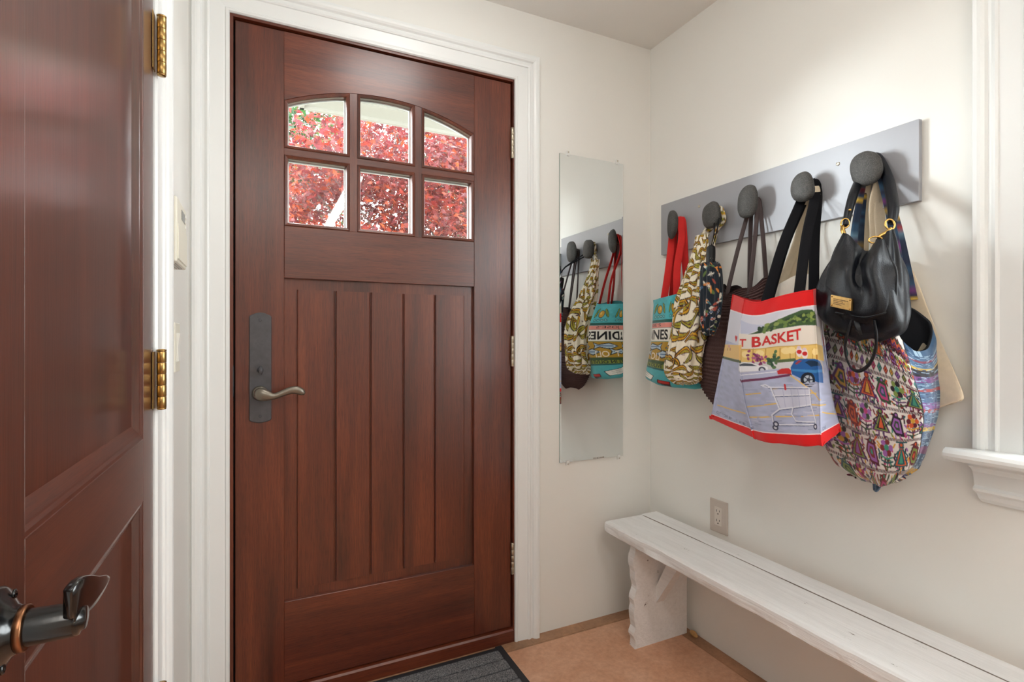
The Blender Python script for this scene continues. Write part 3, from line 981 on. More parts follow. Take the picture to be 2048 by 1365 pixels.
def rough_plank(name, xf, y0, y1, z0, z1, parent, seed, ny=180, amp=0.004, endamp=0.003):
    """Plank along y; xf = (front x, back x), the front edge worn uneven, the top crowned."""
    rg = np.random.default_rng(seed)
    ys = np.linspace(y0, y1, ny)
    def wob(s, a):
        kn = rg.normal(0, 1, max(4, int((y1 - y0) / s)))
        return a * np.interp(np.linspace(0, 1, ny), np.linspace(0, 1, len(kn)), kn)
    fa = wob(0.09, amp * 0.5) + wob(0.03, amp * 0.28)
    fb = wob(0.07, amp * 0.5) + wob(0.02, amp * 0.3)
    fz = wob(0.2, 0.0007)
    bz = wob(0.12, amp * 0.30)
    ring = []
    x0, x1 = xf
    cols_ = []
    for k, (fx, zz, dx, dz) in enumerate((( 'f', 'b', 0.005, 0.0), ('f', 'b', 0.0, 0.005), ('f', 'm', -0.001, 0), ('f', 't', 0.0005, -0.006), ('f', 't', 0.005, -0.0012), ('f', 't', 0.012, 0), ('b', 't', -0.004, 0),
                                            ('b', 't', 0, -0.004), ('b', 'b', 0, 0.004), ('b', 'b', -0.004, 0))):
        px_ = (x0 + (fb if zz == 'b' else fa) if fx == 'f' else np.full(ny, x1)) + dx
        if zz == 't':
            pz = z1 + fz
        elif zz == 'm':
            pz = np.full(ny, (z0 + z1) / 2)
        else:
            pz = z0 + bz
        cols_.append(np.stack([px_, ys, pz + dz], 1))
    P = np.stack(cols_, 1)
    e0 = P[:1].mean(1, keepdims=True).repeat(P.shape[1], 1)
    e1 = P[-1:].mean(1, keepdims=True).repeat(P.shape[1], 1)
    P = np.concatenate([e0, P, e1], 0)
    return grid_mesh(name, P, BENCH, parent, closed_u=True, smooth=False)


# the seat plank is split along its length: two boards with a hairline gap
rough_plank('seat_board', (1.1905, 1.3700), -1.05, 1.668, TZ - TH, TZ, be, 3)
rough_plank('seat_board', (1.3704, 1.4520), -1.05, 1.672, TZ - TH, TZ + 0.0002, be, 4, amp=0.0016)
SEAMSHADE = mat_plain('seam_shade_grey', srgb(120, 110, 102), 0.9, noise=0.3, nscale=40)
box('seam_shade_strip', 1.3670, 1.3745, -1.04, 1.660, TZ - TH + 0.008, TZ - 0.0018, SEAMSHADE, be)  # added filler strip, its dark colour stands for the shade inside the gap
for (ya, yb) in ((1.517, 1.552), (-0.86, -0.825)):
    rg = np.random.default_rng(21)
    zs = np.linspace(0.0, TZ - TH, 42)
    kn = rg.normal(0, 1, 16)
    wob = 0.0035 * np.interp(np.linspace(0, 1, 42), np.linspace(0, 1, 16), kn)
    notch = -0.009 * np.exp(-((zs - 0.215) / 0.022) ** 2) - 0.005 * np.exp(-((zs - 0.155) / 0.015) ** 2)
    xfront = 1.213 + wob - notch
    colsP = []
    for (xk, yy, dx) in ((0, ya, 0.0), (0, yb, 0.004), (1, yb, 0), (1, ya, 0)):
        xx = xfront + dx if xk == 0 else np.full(42, 1.460)
        colsP.append(np.stack([xx, np.full(42, yy), zs], 1))
    P = np.stack(colsP, 1)
    e0 = P[:1].mean(1, keepdims=True).repeat(4, 1)
    e1 = P[-1:].mean(1, keepdims=True).repeat(4, 1)
    grid_mesh('leg', np.concatenate([e0, P, e1], 0), BENCH, be, closed_u=True, smooth=False)
for (ya, yb, ytop) in ((1.517, 1.49, 1.365), (-0.825, -0.80, -0.673)):
    s = -1 if ytop < ya else 1
    bm = bmesh.new()
    q = [(ya, 0.208), (ya, 0.146), (ytop, TZ - TH), (ytop + 0.060 * (1 if ytop < ya else -1), TZ - TH)]
    add_prism(bm, q, lambda p: (1.312, p[0], p[1]), lambda p: (1.348, p[0], p[1]))
    obj_bm('brace', bm, BENCH, be)

# small tan chip of wood on the floor behind the bench leg
bm = bmesh.new()
bmesh.ops.create_icosphere(bm, subdivisions=3, radius=1.0)
for v in bm.verts:
    q = v.co
    v.co = Vector((1.468 + 0.010 * q.x, 1.490 + 0.020 * q.y * (1 - 0.2 * q.z) + 0.004 * q.x, 0.0095 + 0.0095 * q.z + 0.003 * q.y * 0.3))
wc_ = obj_bm('wood_chip', bm, mat_plain('tan_chip', srgb(196, 150, 92), 0.6, noise=0.2, nscale=60), None, True)
tag(wc_, 'small tan chip lying on the floor behind the bench leg', 'wood chip')

# ================================================================== DOOR MAT
RUB = mat_plain('black_rubber', srgb(32, 33, 37), 0.6, bump=0.15, bscale=120)
m, nt, b = new_mat('charcoal_mat_pile')
tc = N(nt, 'ShaderNodeTexCoord')
n1 = N(nt, 'ShaderNodeTexNoise', Scale=420.0, Detail=3.0, Roughness=0.8)
nt.links.new(tc.outputs['Object'], n1.inputs['Vector'])
r1 = ramp(nt, [(0.36, srgb(46, 47, 51)), (0.50, srgb(102, 103, 107)), (0.64, srgb(178, 176, 174))])
nt.links.new(n1.outputs['Fac'], r1.inputs['Fac'])
nt.links.new(r1.outputs['Color'], b.inputs['Base Color'])
b.inputs['Roughness'].default_value = 0.95
bp = N(nt, 'ShaderNodeBump', Strength=1.0, Distance=0.004)
nt.links.new(n1.outputs['Fac'], bp.inputs['Height']); nt.links.new(bp.outputs['Normal'], b.inputs['Normal'])
PILE = m
dm = empty('doormat', (0.4, 1.5, 0.0))
tag(dm, 'charcoal ribbed doormat with black rubber border at the front door', 'doormat')
bm = bmesh.new()
add_prism(bm, [(0, 0), (0.003, 0.004), (0.014, 0.0075), (0.026, 0.0075), (0.028, 0.0045), (0.40, 0.0045), (0.402, 0.0075), (0.414, 0.0075), (0.425, 0.004), (0.428, 0)],
          lambda p: (0.02, 1.738 - p[0], p[1]), lambda p: (0.787, 1.738 - p[0], p[1]))
obj_bm('rubber_base', bm, RUB, dm)
for x0 in (0.020, 0.762):
    box('rubber_edge', x0, x0 + 0.025, 1.312, 1.737, 0.0, 0.0078, RUB, dm, bevel=0.002)
yy = 1.7095
while yy > 1.36:
    bm = bmesh.new()
    rg = np.random.default_rng(int(yy * 1000))
    nx_ = 200
    xs_ = np.linspace(0.046, 0.761, nx_)
    prof = [(0.0, 0.0042), (0.0005, 0.0085), (0.004, 0.0105), (0.024, 0.0110), (0.045, 0.0105), (0.0485, 0.0085), (0.049, 0.0042)]
    P = np.array([[(x, yy - p[0] + rg.normal(0, 0.0004), p[1] + rg.normal(0, 0.0004)) for p in prof] for x in xs_])
    grid_mesh('pile_strip', P, PILE, dm, smooth=False)
    yy -= 0.0565

# ================================================================== CEILING LIGHTS in the hall behind the viewpoint, the left one added as fill
m = bpy.data.materials.new('lit_diffuser')
m.use_nodes = True
b = m.node_tree.nodes['Principled BSDF']
b.inputs['Base Color'].default_value = (0.9, 0.9, 0.88, 1)
b.inputs['Emission Color'].default_value = (1.0, 0.97, 0.93, 1)
b.inputs['Emission Strength'].default_value = 17.0
DIFF = m
for lx, lab in ((0.64, 'long narrow white ceiling light fixture along the middle of the hall'), (-0.03, 'added unseen white fill light strip close to the interior door wall')):
    cl = empty('ceiling_fill_light', (lx, -1.25, CZ))
    tag(cl, lab, 'ceiling light', 'ceiling lights of the hall')
    box('housing', lx - 0.045, lx + 0.045, -2.15, -0.35, CZ - 0.03, CZ, TRIM, cl, bevel=0.004)
    bm = bmesh.new()
    add_prism(bm, [(-0.04, 0), (-0.038, -0.02), (-0.02, -0.035), (0, -0.038), (0.02, -0.035), (0.038, -0.02), (0.04, 0)],
              lambda p: (lx + p[0], -2.12, CZ - 0.03 + p[1]), lambda p: (lx + p[0], -0.38, CZ - 0.03 + p[1]))
    obj_bm('diffuser', bm, DIFF, cl)
m = bpy.data.materials.new('lit_dome')
m.use_nodes = True
b = m.node_tree.nodes['Principled BSDF']
b.inputs['Base Color'].default_value = (0.9, 0.9, 0.88, 1)
b.inputs['Emission Color'].default_value = (1.0, 0.98, 0.95, 1)
b.inputs['Emission Strength'].default_value = 9.0
cl = empty('ceiling_lamp', (0.50, 1.08, CZ))
tag(cl, 'round flush white glass ceiling lamp above the entry', 'ceiling lamp')
bm = bmesh.new()
lathe(bm, [(0, 0), (0.20, 0), (0.20, 0.018), (0, 0.018)], (0.50, 1.08, CZ), (0, 0, -1), 40)
obj_bm('mounting_ring', bm, TRIM, cl)
bm = bmesh.new()
lathe(bm, [(0.185, 0.0185), (0.175, 0.035), (0.14, 0.06), (0.08, 0.076), (0, 0.081)], (0.50, 1.08, CZ), (0, 0, -1), 40)
obj_bm('glass_dome', bm, m, cl, True)


# ================================================================== CLOTH, PRINTS AND BAGS
def mat_print(name, rough=0.85, sheen=0.2, weave=0.25, wscale=900.0):
    """Cloth whose flat printed colour comes from the mesh attribute 'print', with a fine weave relief."""
    m, nt, b = new_mat(name)
    at = N(nt, 'ShaderNodeAttribute', attribute_name='print')
    nt.links.new(at.outputs['Color'], b.inputs['Base Color'])
    b.inputs['Roughness'].default_value = rough
    b.inputs['Sheen Weight'].default_value = sheen
    b.inputs['Specular IOR Level'].default_value = 0.25
    tc = N(nt, 'ShaderNodeTexCoord')
    nz = N(nt, 'ShaderNodeTexNoise', Scale=wscale, Detail=2.0)
    nt.links.new(tc.outputs['Object'], nz.inputs['Vector'])
    bp = N(nt, 'ShaderNodeBump', Strength=weave, Distance=0.001)
    nt.links.new(nz.outputs['Fac'], bp.inputs['Height'])
    nt.links.new(bp.outputs['Normal'], b.inputs['Normal'])
    return m


PRINT = mat_print('printed_cotton')
WOVENM = mat_print('embroidered_cotton', 0.9, 0.3, 0.6, 1200.0)


def col(r, g, b):
    return np.array(srgb(r, g, b)[:3])


class Canvas:
    """A flat print drawn in cloth coordinates: s across 0..1, t down 0..1."""

    def __init__(self, w, h, bg, asp=1.0):
        self.w, self.h = w, h = w * 2, h * 2
        self.a = np.tile(np.asarray(bg, float), (h, w, 1))
        self.asp = asp               # real width / height, so that strokes keep their width

    def _box(self, x0, x1, y0, y1):
        i0, i1 = max(0, int(y0 * self.h) - 1), min(self.h, int(y1 * self.h) + 2)
        j0, j1 = max(0, int(x0 * self.w) - 1), min(self.w, int(x1 * self.w) + 2)
        if i0 >= i1 or j0 >= j1:
            return None
        X, Y = np.meshgrid((np.arange(j0, j1) + .5) / self.w, (np.arange(i0, i1) + .5) / self.h)
        return i0, i1, j0, j1, X, Y

    def poly(self, pts, c):
        P = np.asarray(pts, float)
        bx = self._box(P[:, 0].min(), P[:, 0].max(), P[:, 1].min(), P[:, 1].max())
        if bx is None:
            return
        i0, i1, j0, j1, X, Y = bx
        ins = np.zeros(X.shape, bool)
        Q = np.roll(P, -1, 0)
        for (xa, ya), (xb, yb) in zip(P, Q):
            if ya == yb:
                continue
            cr = ((ya > Y) != (yb > Y)) & (X < (xb - xa) * (Y - ya) / (yb - ya) + xa)
            ins ^= cr
        self.a[i0:i1, j0:j1][ins] = c

    def line(self, pts, wd, c):
        """Stroke of width wd in units of the cloth height."""
        P = np.asarray(pts, float)
        for (xa, ya), (xb, yb) in zip(P[:-1], P[1:]):
            m_ = wd / min(1.0, self.asp)
            bx = self._box(min(xa, xb) - m_, max(xa, xb) + m_, min(ya, yb) - wd, max(ya, yb) + wd)
            if bx is None:
                continue
            i0, i1, j0, j1, X, Y = bx
            dx, dy = (xb - xa) * self.asp, yb - ya
            L = dx * dx + dy * dy + 1e-12
            t = np.clip((((X - xa) * self.asp) * dx + (Y - ya) * dy) / L, 0, 1)
            d = np.hypot((X - xa) * self.asp - t * dx, (Y - ya) - t * dy)
            self.a[i0:i1, j0:j1][d < wd / 2] = c

    def ell(self, cx, cy, rx, ry, c, rot=0.0):
        r = max(rx, ry)
        bx = self._box(cx - r / min(1, self.asp), cx + r / min(1, self.asp), cy - r, cy + r)
        if bx is None:
            return
        i0, i1, j0, j1, X, Y = bx
        u, v = (X - cx) * self.asp, Y - cy
        a, b = u * math.cos(rot) + v * math.sin(rot), -u * math.sin(rot) + v * math.cos(rot)
        self.a[i0:i1, j0:j1][(a / rx) ** 2 + (b / ry) ** 2 < 1] = c

    def text(self, s, x0, y0, x1, y1, c, slant=0.0, shear=0.0, bold=0.0):
        V, T = glyphs(s, bold)
        for tri in T:
            q = V[tri]
            xx = x0 + q[:, 0] * (x1 - x0) + shear * (q[:, 1] - 0.5) * (y1 - y0)
            yy = y1 - q[:, 1] * (y1 - y0) + slant * q[:, 0]
            self.poly(np.stack([xx, yy], 1), c)

    def mottle(self, amt, seed, nx=40, ny=40):
        r = np.random.default_rng(seed).normal(0, 1, (ny, nx))
        f = smooth_field(self.h, self.w, r)
        self.a *= (1 + amt * f)[..., None]

    def sample(self, S, T):
        """Softened look-up, so that printed edges come out smooth on the cloth."""
        A = np.pad(self.a, ((1, 1), (1, 1), (0, 0)), 'edge')
        A = (A[:-2] + 2 * A[1:-1] + A[2:]) / 4
        A = (A[:, :-2] + 2 * A[:, 1:-1] + A[:, 2:]) / 4
        y = np.clip(T * self.h - 0.5, 0, self.h - 1.001)
        x = np.clip(S * self.w - 0.5, 0, self.w - 1.001)
        i, j = y.astype(int), x.astype(int)
        f, g = (y - i)[..., None], (x - j)[..., None]
        c = (A[i, j] * (1 - g) + A[i, j + 1] * g) * (1 - f) + (A[i + 1, j] * (1 - g) + A[i + 1, j + 1] * g) * f
        return np.clip(c, 0, 1)


_glyph = {}


def glyphs(s, bold=0.0):
    """Triangles of a line of text, scaled to the unit box."""
    if (s, bold) not in _glyph:
        cu = bpy.data.curves.new('lettering', 'FONT')
        cu.body = s
        cu.offset = bold
        cu.resolution_u = 3
        o = bpy.data.objects.new('lettering', cu)
        me = bpy.data.meshes.new_from_object(o)
        me.calc_loop_triangles()
        V = np.array([v.co[:2] for v in me.vertices])
        T = np.array([t.vertices[:] for t in me.loop_triangles])
        V = (V - V.min(0)) / (V.max(0) - V.min(0))
        bpy.data.meshes.remove(me)
        bpy.data.objects.remove(o)
        bpy.data.curves.remove(cu)
        _glyph[(s, bold)] = (V, T)
    return _glyph[(s, bold)]


def smooth_field(nr, nc, g, wrap=False):
    """Smoothly upsample the random grid g to (nr, nc)."""
    def up(a, n, axis, wr):
        a = np.moveaxis(a, axis, 0)
        k = a.shape[0]
        t = np.arange(n) / n * k if wr else np.linspace(0, k - 1, n)
        i = np.floor(t).astype(int)
        f = t - i
        f = (f * f * (3 - 2 * f)).reshape(-1, *([1] * (a.ndim - 1)))
        i1 = (i + 1) % k if wr else np.minimum(i + 1, k - 1)
        return np.moveaxis(a[i % k] * (1 - f) + a[i1] * f, 0, axis)
    return up(up(g, nr, 0, False), nc, 1, wrap)


def net_surface(net, nr, nc, closed=True):
    net = np.asarray(net, float)
    rows = np.stack([catmull(r, nc, closed) for r in net], 0)
    return np.stack([catmull(rows[:, j], nr) for j in range(nc)], 1)


def normals(P, closed):
    du = (np.roll(P, -1, 1) - np.roll(P, 1, 1)) if closed else np.gradient(P, axis=1)
    dv = np.gradient(P, axis=0)
    n = np.cross(du, dv)
    return n / (np.linalg.norm(n, axis=2, keepdims=True) + 1e-12)


def wrinkle(P, closed, amp, gr, gc, seed, fade_top=0.0, fade_foot=0.0):
    r = np.random.default_rng(seed).normal(0, 1, (gr, gc))
    f = smooth_field(P.shape[0], P.shape[1], r, closed)
    if fade_top:
        f = f * np.clip(np.linspace(0, 1, P.shape[0]) / fade_top, 0, 1)[:, None]
    if fade_foot:
        f = f * np.clip(np.linspace(1, 0, P.shape[0]) / fade_foot, 0, 1)[:, None]
    return P + normals(P, closed) * (f * amp)[..., None]


def pinch(net, k=0.12, dz=-0.006):
    """Extra bottom row that draws the last section together front to back."""
    last = np.asarray(net[-1], float)
    m = last.copy()
    m[:, 0] = last[:, 0].mean() + k * (last[:, 0] - last[:, 0].mean())
    m[:, 2] += dz
    return list(net) + [m.tolist()]


def lining(name, P, mat, parent, rows, inset=0.004):
    """Inner face of a bag mouth."""
    Q = P[:rows]
    c = Q.mean(1, keepdims=True)
    d = c - Q
    d[..., 2] = 0
    L = np.linalg.norm(d, axis=2, keepdims=True) + 1e-9
    Q2 = Q + d / L * np.minimum(inset, L * 0.4)
    # join with the rim
    Q3 = np.concatenate([P[:1], Q2], 0)
    return grid_mesh(name, Q3, mat, parent, closed_u=True)


def handle(name, parent, pts, w, t, mat, hint, samples=46):
    return sweep(name, pts, w, t, mat, parent, hint=hint, shape='rect', samples=samples)


def loft_ellipses(rows, nr, nc, power=0.9):
    """rows: (y left, y right, z, x centre, half depth) -> closed tube of sections."""
    rows = catmull(rows, nr)
    th = np.arange(nc) * 2 * math.pi / nc
    cs, sn = np.cos(th), np.sin(th)
    cs = np.sign(cs) * np.abs(cs) ** power
    sn = np.sign(sn) * np.abs(sn) ** power
    yc, hw = (rows[:, 0] + rows[:, 1]) / 2, (rows[:, 0] - rows[:, 1]) / 2
    P = np.zeros((nr, nc, 3))
    P[..., 1] = yc[:, None] + hw[:, None] * cs
    P[..., 0] = rows[:, 3][:, None] - rows[:, 4][:, None] * sn
    P[..., 2] = rows[:, 2][:, None]
    return P, th


REDCLOTH = mat_plain('red_cotton', srgb(196, 30, 28), 0.85, noise=0.08, nscale=40, bump=0.2, bscale=900)
TEALCLOTH = mat_plain('teal_cotton', srgb(70, 158, 166), 0.85, bump=0.2, bscale=900)
CANVAS = mat_plain('natural_canvas', srgb(222, 206, 180), 0.9, noise=0.05, nscale=60, bump=0.35, bscale=700)
PALECANVAS = mat_plain('pale_canvas', srgb(226, 219, 205), 0.9, noise=0.04, nscale=60, bump=0.35, bscale=700)
BROWNSTRAP = mat_plain('dark_brown_leather_strap', srgb(58, 40, 40), 0.55, bump=0.15, bscale=300)
NAVYWEB = mat_plain('navy_black_webbing', srgb(14, 14, 19), 0.85, bump=0.3, bscale=1200, spec=0.2)

# ------------------------------------------------------------------ 1 sardine tote
cv = Canvas(420, 460, col(78, 170, 178), 1.25)
cv.mottle(0.05, 3)
NAVY = col(24, 38, 44)
for cx in (0.10, 0.33, 0.56, 0.80):                        # olives and leaves
    for dx, rot in ((-0.055, 0.5), (0.06, -0.35)):
        cv.ell(cx + dx, 0.155, 0.020, 0.070, NAVY, rot)
        cv.ell(cx + dx, 0.155, 0.014, 0.062, col(128, 148, 60), rot)
        cv.line([(cx + dx - 0.01, 0.20), (cx + dx + 0.01, 0.11)], 0.006, NAVY)
    cv.ell(cx, 0.170, 0.044, 0.052, NAVY)
    cv.ell(cx, 0.170, 0.037, 0.045, col(190, 146, 48))
    cv.ell(cx + 0.008, 0.160, 0.014, 0.020, col(214, 178, 90))
    for k in range(4):
        cv.ell(cx - 0.06 + 0.04 * k, 0.250, 0.022, 0.014, NAVY, 0.3 * (k - 1.5))
        cv.ell(cx - 0.06 + 0.04 * k, 0.250, 0.016, 0.009, col(120, 190, 190), 0.3 * (k - 1.5))
cv.poly([(0, .285), (1, .285), (1, .315), (0, .315)], col(36, 92, 84))
cv.poly([(0, .320), (1, .320), (1, .380), (0, .380)], col(222, 140, 128))
cv.text("JOSE'S", .34, .326, .585, .374, NAVY)
cv.poly([(0, .385), (1, .385), (1, .525), (0, .525)], col(233, 230, 220))
cv.text('SARDINES', .12, .400, .70, .512, col(14, 14, 16), bold=0.03)
cv.ell(.86, .46, .05, .05, col(108, 150, 80)); cv.ell(.92, .50, .03, .03, col(70, 110, 60))
cv.poly([(0, .53), (1, .53), (1, .735), (0, .735)], col(178, 140, 44))
for fx, fy, dr in ((.22, .585, 1), (.50, .590, 1), (.78, .600, 1), (.36, .660, -1), (.66, .668, -1)):      # fish
    cv.poly([(fx - .12, fy), (fx - .03, fy - .045), (fx + .06, fy - .02), (fx + .12, fy - .05), (fx + .10, fy), (fx + .12, fy + .05), (fx + .05, fy + .02), (fx - .03, fy + .045)], NAVY)
    cv.poly([(fx - .105, fy), (fx - .03, fy - .033), (fx + .06, fy - .010), (fx + .108, fy - .034), (fx + .09, fy), (fx + .105, fy + .034), (fx + .05, fy + .010), (fx - .03, fy + .033)], col(176, 196, 210))
    cv.line([(fx - .09, fy), (fx + .08, fy)], 0.010, col(64, 100, 140))
    cv.ell(fx - .075, fy - .006, 0.009, 0.009, col(240, 240, 236)); cv.ell(fx - .075, fy - .006, 0.004, 0.004, NAVY)
cv.text('T  OLI', .38, .650, .60, .722, col(240, 232, 214), slant=0.01)
cv.ell(.74, .715, .012, .012, col(236, 230, 210))
cv.poly([(0, .735), (1, .735), (1, .765), (0, .765)], col(58, 84, 52))
cv.poly([(0, .765), (1, .765), (1, .805), (0, .805)], col(128, 140, 56))
cv.text('SARDINES IN OLIVE OIL', .16, .768, .76, .803, NAVY, bold=0.02)
cv.poly([(0, .805), (1, .805), (1, .825), (0, .825)], col(40, 96, 96))
cv.poly([(.30, .845), (.575, .90), (.545, .985), (.29, .955)], NAVY)
cv.poly([(.305, .852), (.565, .905), (.537, .977), (.297, .949)], col(236, 234, 226))
for k in range(5):
    cv.line([(.37, .880 + .014 * k), (.47 + .04 * (k % 2), .898 + .014 * k)], 0.005, col(120, 118, 110))
cv.poly([(.62, .93), (.76, .935), (.76, .99), (.62, .985)], col(60, 20, 20)); cv.poly([(.63, .937), (.75, .942), (.75, .983), (.63, .978)], col(188, 44, 36))
ctrl = [
    [(1.466, 1.660, 1.272), (1.4050, 1.6401, 1.2693), (1.3720, 1.5320, 1.2739), (1.3960, 1.4898, 1.2827), (1.455, 1.430, 1.285), (1.470, 1.53, 1.292)],
    [(1.470, 1.672, 1.180), (1.3920, 1.6307, 1.1818), (1.3500, 1.5075, 1.1829), (1.3880, 1.4660, 1.1821), (1.458, 1.425, 1.180), (1.474, 1.53, 1.180)],
    [(1.474, 1.684, 1.070), (1.3920, 1.6455, 1.0695), (1.3450, 1.5072, 1.0687), (1.3860, 1.4489, 1.0658), (1.460, 1.420, 1.065), (1.476, 1.53, 1.070)],
    [(1.472, 1.690, 0.970), (1.4020, 1.6814, 0.9661), (1.3620, 1.5480, 0.9491), (1.3920, 1.4403, 0.9452), (1.455, 1.415, 0.952), (1.476, 1.53, 0.958)],
]
P = net_surface(pinch(ctrl), 240, 360)
P = wrinkle(P, True, 0.0022, 4, 14, 31, 0.15)
P = wrinkle(P, True, 0.0008, 12, 30, 32)
sc_ = np.interp(np.arange(360) / 360 * 6, [0, 1, 2, 3, 4, 5, 6], [0.02, 0.40, 0.66, 0.93, 1.0, 0.5, 0.02])
tr_ = np.interp(np.linspace(0, 4, 240), [0, 1, 2, 3, 4], [0, 0.30, 0.64, 0.985, 1.0])
S_, T_ = np.meshgrid(sc_, tr_)
tb = empty('tote_bag', (1.42, 1.53, 0.95))
tag(tb, 'teal tote bag printed with sardine tin lettering, hung by red straps', 'bag')
grid_mesh('bag_body', P, PRINT, tb, closed_u=True, colors=cv.sample(S_, T_))
lining('lining', P, TEALCLOTH, tb, 60)
yr = 1.561
for (xa, dyl, dyr, zt, xt) in ((1.392, 0.010, 0.066, 1.262, 1.450), (1.462, 0.040, 0.060, 1.280, 1.461)):
    handle('strap', tb, [(xa, yr + dyl, zt - 0.02), (xa * 0.6 + xt * 0.4, yr + dyl * 0.62, 1.38), (xt, yr + 0.026, 1.50), (xt, yr + 0.018, 1.565), (xt, yr, 1.586), (xt, yr - 0.020, 1.569), (xt, yr - 0.028, 1.50),
                         (xa * 0.6 + xt * 0.4, yr - dyr * 0.62, 1.38), (xa, yr - dyr, zt - 0.02)], 0.026, 0.003, REDCLOTH, (0.8, -0.6, 0))

# ------------------------------------------------------------------ 2 banana-print sack
cv = Canvas(640, 760, col(232, 224, 204), 0.7)
rg = np.random.default_rng(9)
def banana(cx, cy, L, rot):
    """A striped banana: dark outline, yellow flesh, olive belly and brown seam."""
    a = np.linspace(-1, 1, 11)
    def place(u, v):
        return np.stack([cx + (u * math.cos(rot) - v * math.sin(rot)) / 0.7, cy + u * math.sin(rot) + v * math.cos(rot)], 1)
    def crescent(lo, hi, f, c):
        cv.poly(np.concatenate([place(a * L * f, (0.5 * a ** 2 + lo * (1 - a ** 2)) * L), place(a[::-1] * L * f, (0.5 * a[::-1] ** 2 + hi * (1 - a[::-1] ** 2)) * L)]), c)
    crescent(-0.34, 0.30, 1.0, col(50, 32, 34))
    crescent(-0.24, 0.20, 0.88, col(212, 160, 40) if rg.random() < 0.7 else col(184, 176, 64))
    crescent(0.02, 0.16, 0.84, col(150, 148, 50))
    cv.line(place(a * L * 0.8, (0.5 * a ** 2 - 0.06 * (1 - a ** 2)) * L), 0.0045, col(96, 54, 30))


for i in range(9):
    for j in range(21):
        banana((i + 0.5 * (j % 2) + rg.uniform(-.15, .15)) / 9, (j + 0.5 + rg.uniform(-.15, .15)) / 21, 0.050 * rg.uniform(0.85, 1.15), rg.normal(0.0, 0.4) + (math.pi if rg.random() < .4 else 0))
for k in range(120):
    cx, cy = rg.random(2)
    a = rg.uniform(0, 6.28)
    cv.line([(cx, cy), (cx + 0.015 * math.cos(a), cy + 0.010 * math.sin(a))], 0.005, col(84, 44, 60))
rows = [(1.4435, 1.3911, 1.4910, 1.4360, 0.0100), (1.4452, 1.3834, 1.4449, 1.4280, 0.0150), (1.4516, 1.3731, 1.3810, 1.4150, 0.0220), (1.4614, 1.3566, 1.3173, 1.3980, 0.0300), (1.4684, 1.3308, 1.2536, 1.3760, 0.0380), (1.4669, 1.3178, 1.1652, 1.3580, 0.0440),
        (1.4714, 1.3301, 1.0777, 1.3480, 0.0460), (1.4873, 1.3416, 1.0105, 1.3460, 0.0460), (1.4791, 1.3482, 0.9771, 1.3480, 0.0400), (1.4575, 1.3726, 0.9592, 1.3540, 0.0240), (1.4364, 1.4024, 0.9551, 1.3600, 0.0080)]
P, th = loft_ellipses(rows, 300, 420, 1.0)
tt_ = np.linspace(0, 1, 300)[:, None]
env = np.clip(tt_ * 1.6 + 0.25, 0, 1) * np.clip((1 - tt_) * 3, 0, 1)
fold = 0.0065 * np.sin(9 * th[None] + 3.0 * tt_ + 0.7 * np.sin(5 * tt_)) + 0.0028 * np.sin(15 * th[None] - 4.0 * tt_ + 1.0) + 0.0015 * np.sin(23 * th[None] + 7 * tt_)
P = P + normals(P, True) * (fold * env)[..., None]
P = wrinkle(P, True, 0.0028, 9, 18, 8, 0.15)
S_, T_ = np.meshgrid((np.arange(420) / 420), np.linspace(0, 1, 300))
bb = empty('shoulder_bag', (1.40, 1.34, 0.95))
tag(bb, 'cream banana-print gathered cloth bag hanging beside the sardine tote', 'bag')
grid_mesh('bag_body', P, PRINT, bb, closed_u=True, colors=cv.sample(S_, T_))
# gathered strap of the same cloth, over the peg
def printed_band(name, parent, pts, w, t, canvas, scale, hint=(0.8, -0.6, 0), n=90, phase=0.0):
    """Strap of printed cloth: a soft flat tube."""
    pts = np.asarray(pts, float)
    W = np.full(len(pts), w) if np.isscalar(w) else np.asarray(w)
    Q = catmull(np.concatenate([pts, W[:, None]], 1), n)
    P_, W = Q[:, :3], Q[:, 3]
    tg = np.gradient(P_, axis=0)
    tg /= np.linalg.norm(tg, axis=1, keepdims=True)
    h = np.tile(np.asarray(hint, float), (n, 1))
    sd = h - tg * (h * tg).sum(1, keepdims=True)
    sd /= np.linalg.norm(sd, axis=1, keepdims=True)
    nn = np.cross(tg, sd)
    m_ = 28
    a = np.arange(m_) * 2 * math.pi / m_
    ripple = 1 + 0.16 * np.sin(5 * a)[None] + 0.1 * np.sin(3 * a + 1)[None]
    G = P_[:, None] + sd[:, None] * (np.cos(a)[None, :, None] * W[:, None, None] / 2) + nn[:, None] * ((np.sin(a)[None] * ripple * t / 2)[..., None])
    d = np.concatenate([[0], np.cumsum(np.linalg.norm(np.diff(P_, axis=0), axis=1))])
    S, T = np.meshgrid(((a / 6.283) * 0.22 + phase) % 1.0, (d * scale + phase) % 1.0)
    return grid_mesh(name, G, PRINT, parent, closed_u=True, colors=canvas.sample(S, T))


printed_band('strap', bb, [(1.4320, 1.4130, 1.4360), (1.4420, 1.4134, 1.4836), (1.454, 1.386, 1.528), (1.456, 1.380, 1.569), (1.458, 1.366, 1.581), (1.458, 1.349, 1.569), (1.458, 1.338, 1.528), (1.4520, 1.3630, 1.5002), (1.4400, 1.3674, 1.4559), (1.4200, 1.3642, 1.3926), (1.4100, 1.3682, 1.3225)],
             [0.030, 0.028, 0.024, 0.020, 0.018, 0.016, 0.014, 0.013, 0.014, 0.018, 0.022], 0.012, cv, 2.2)

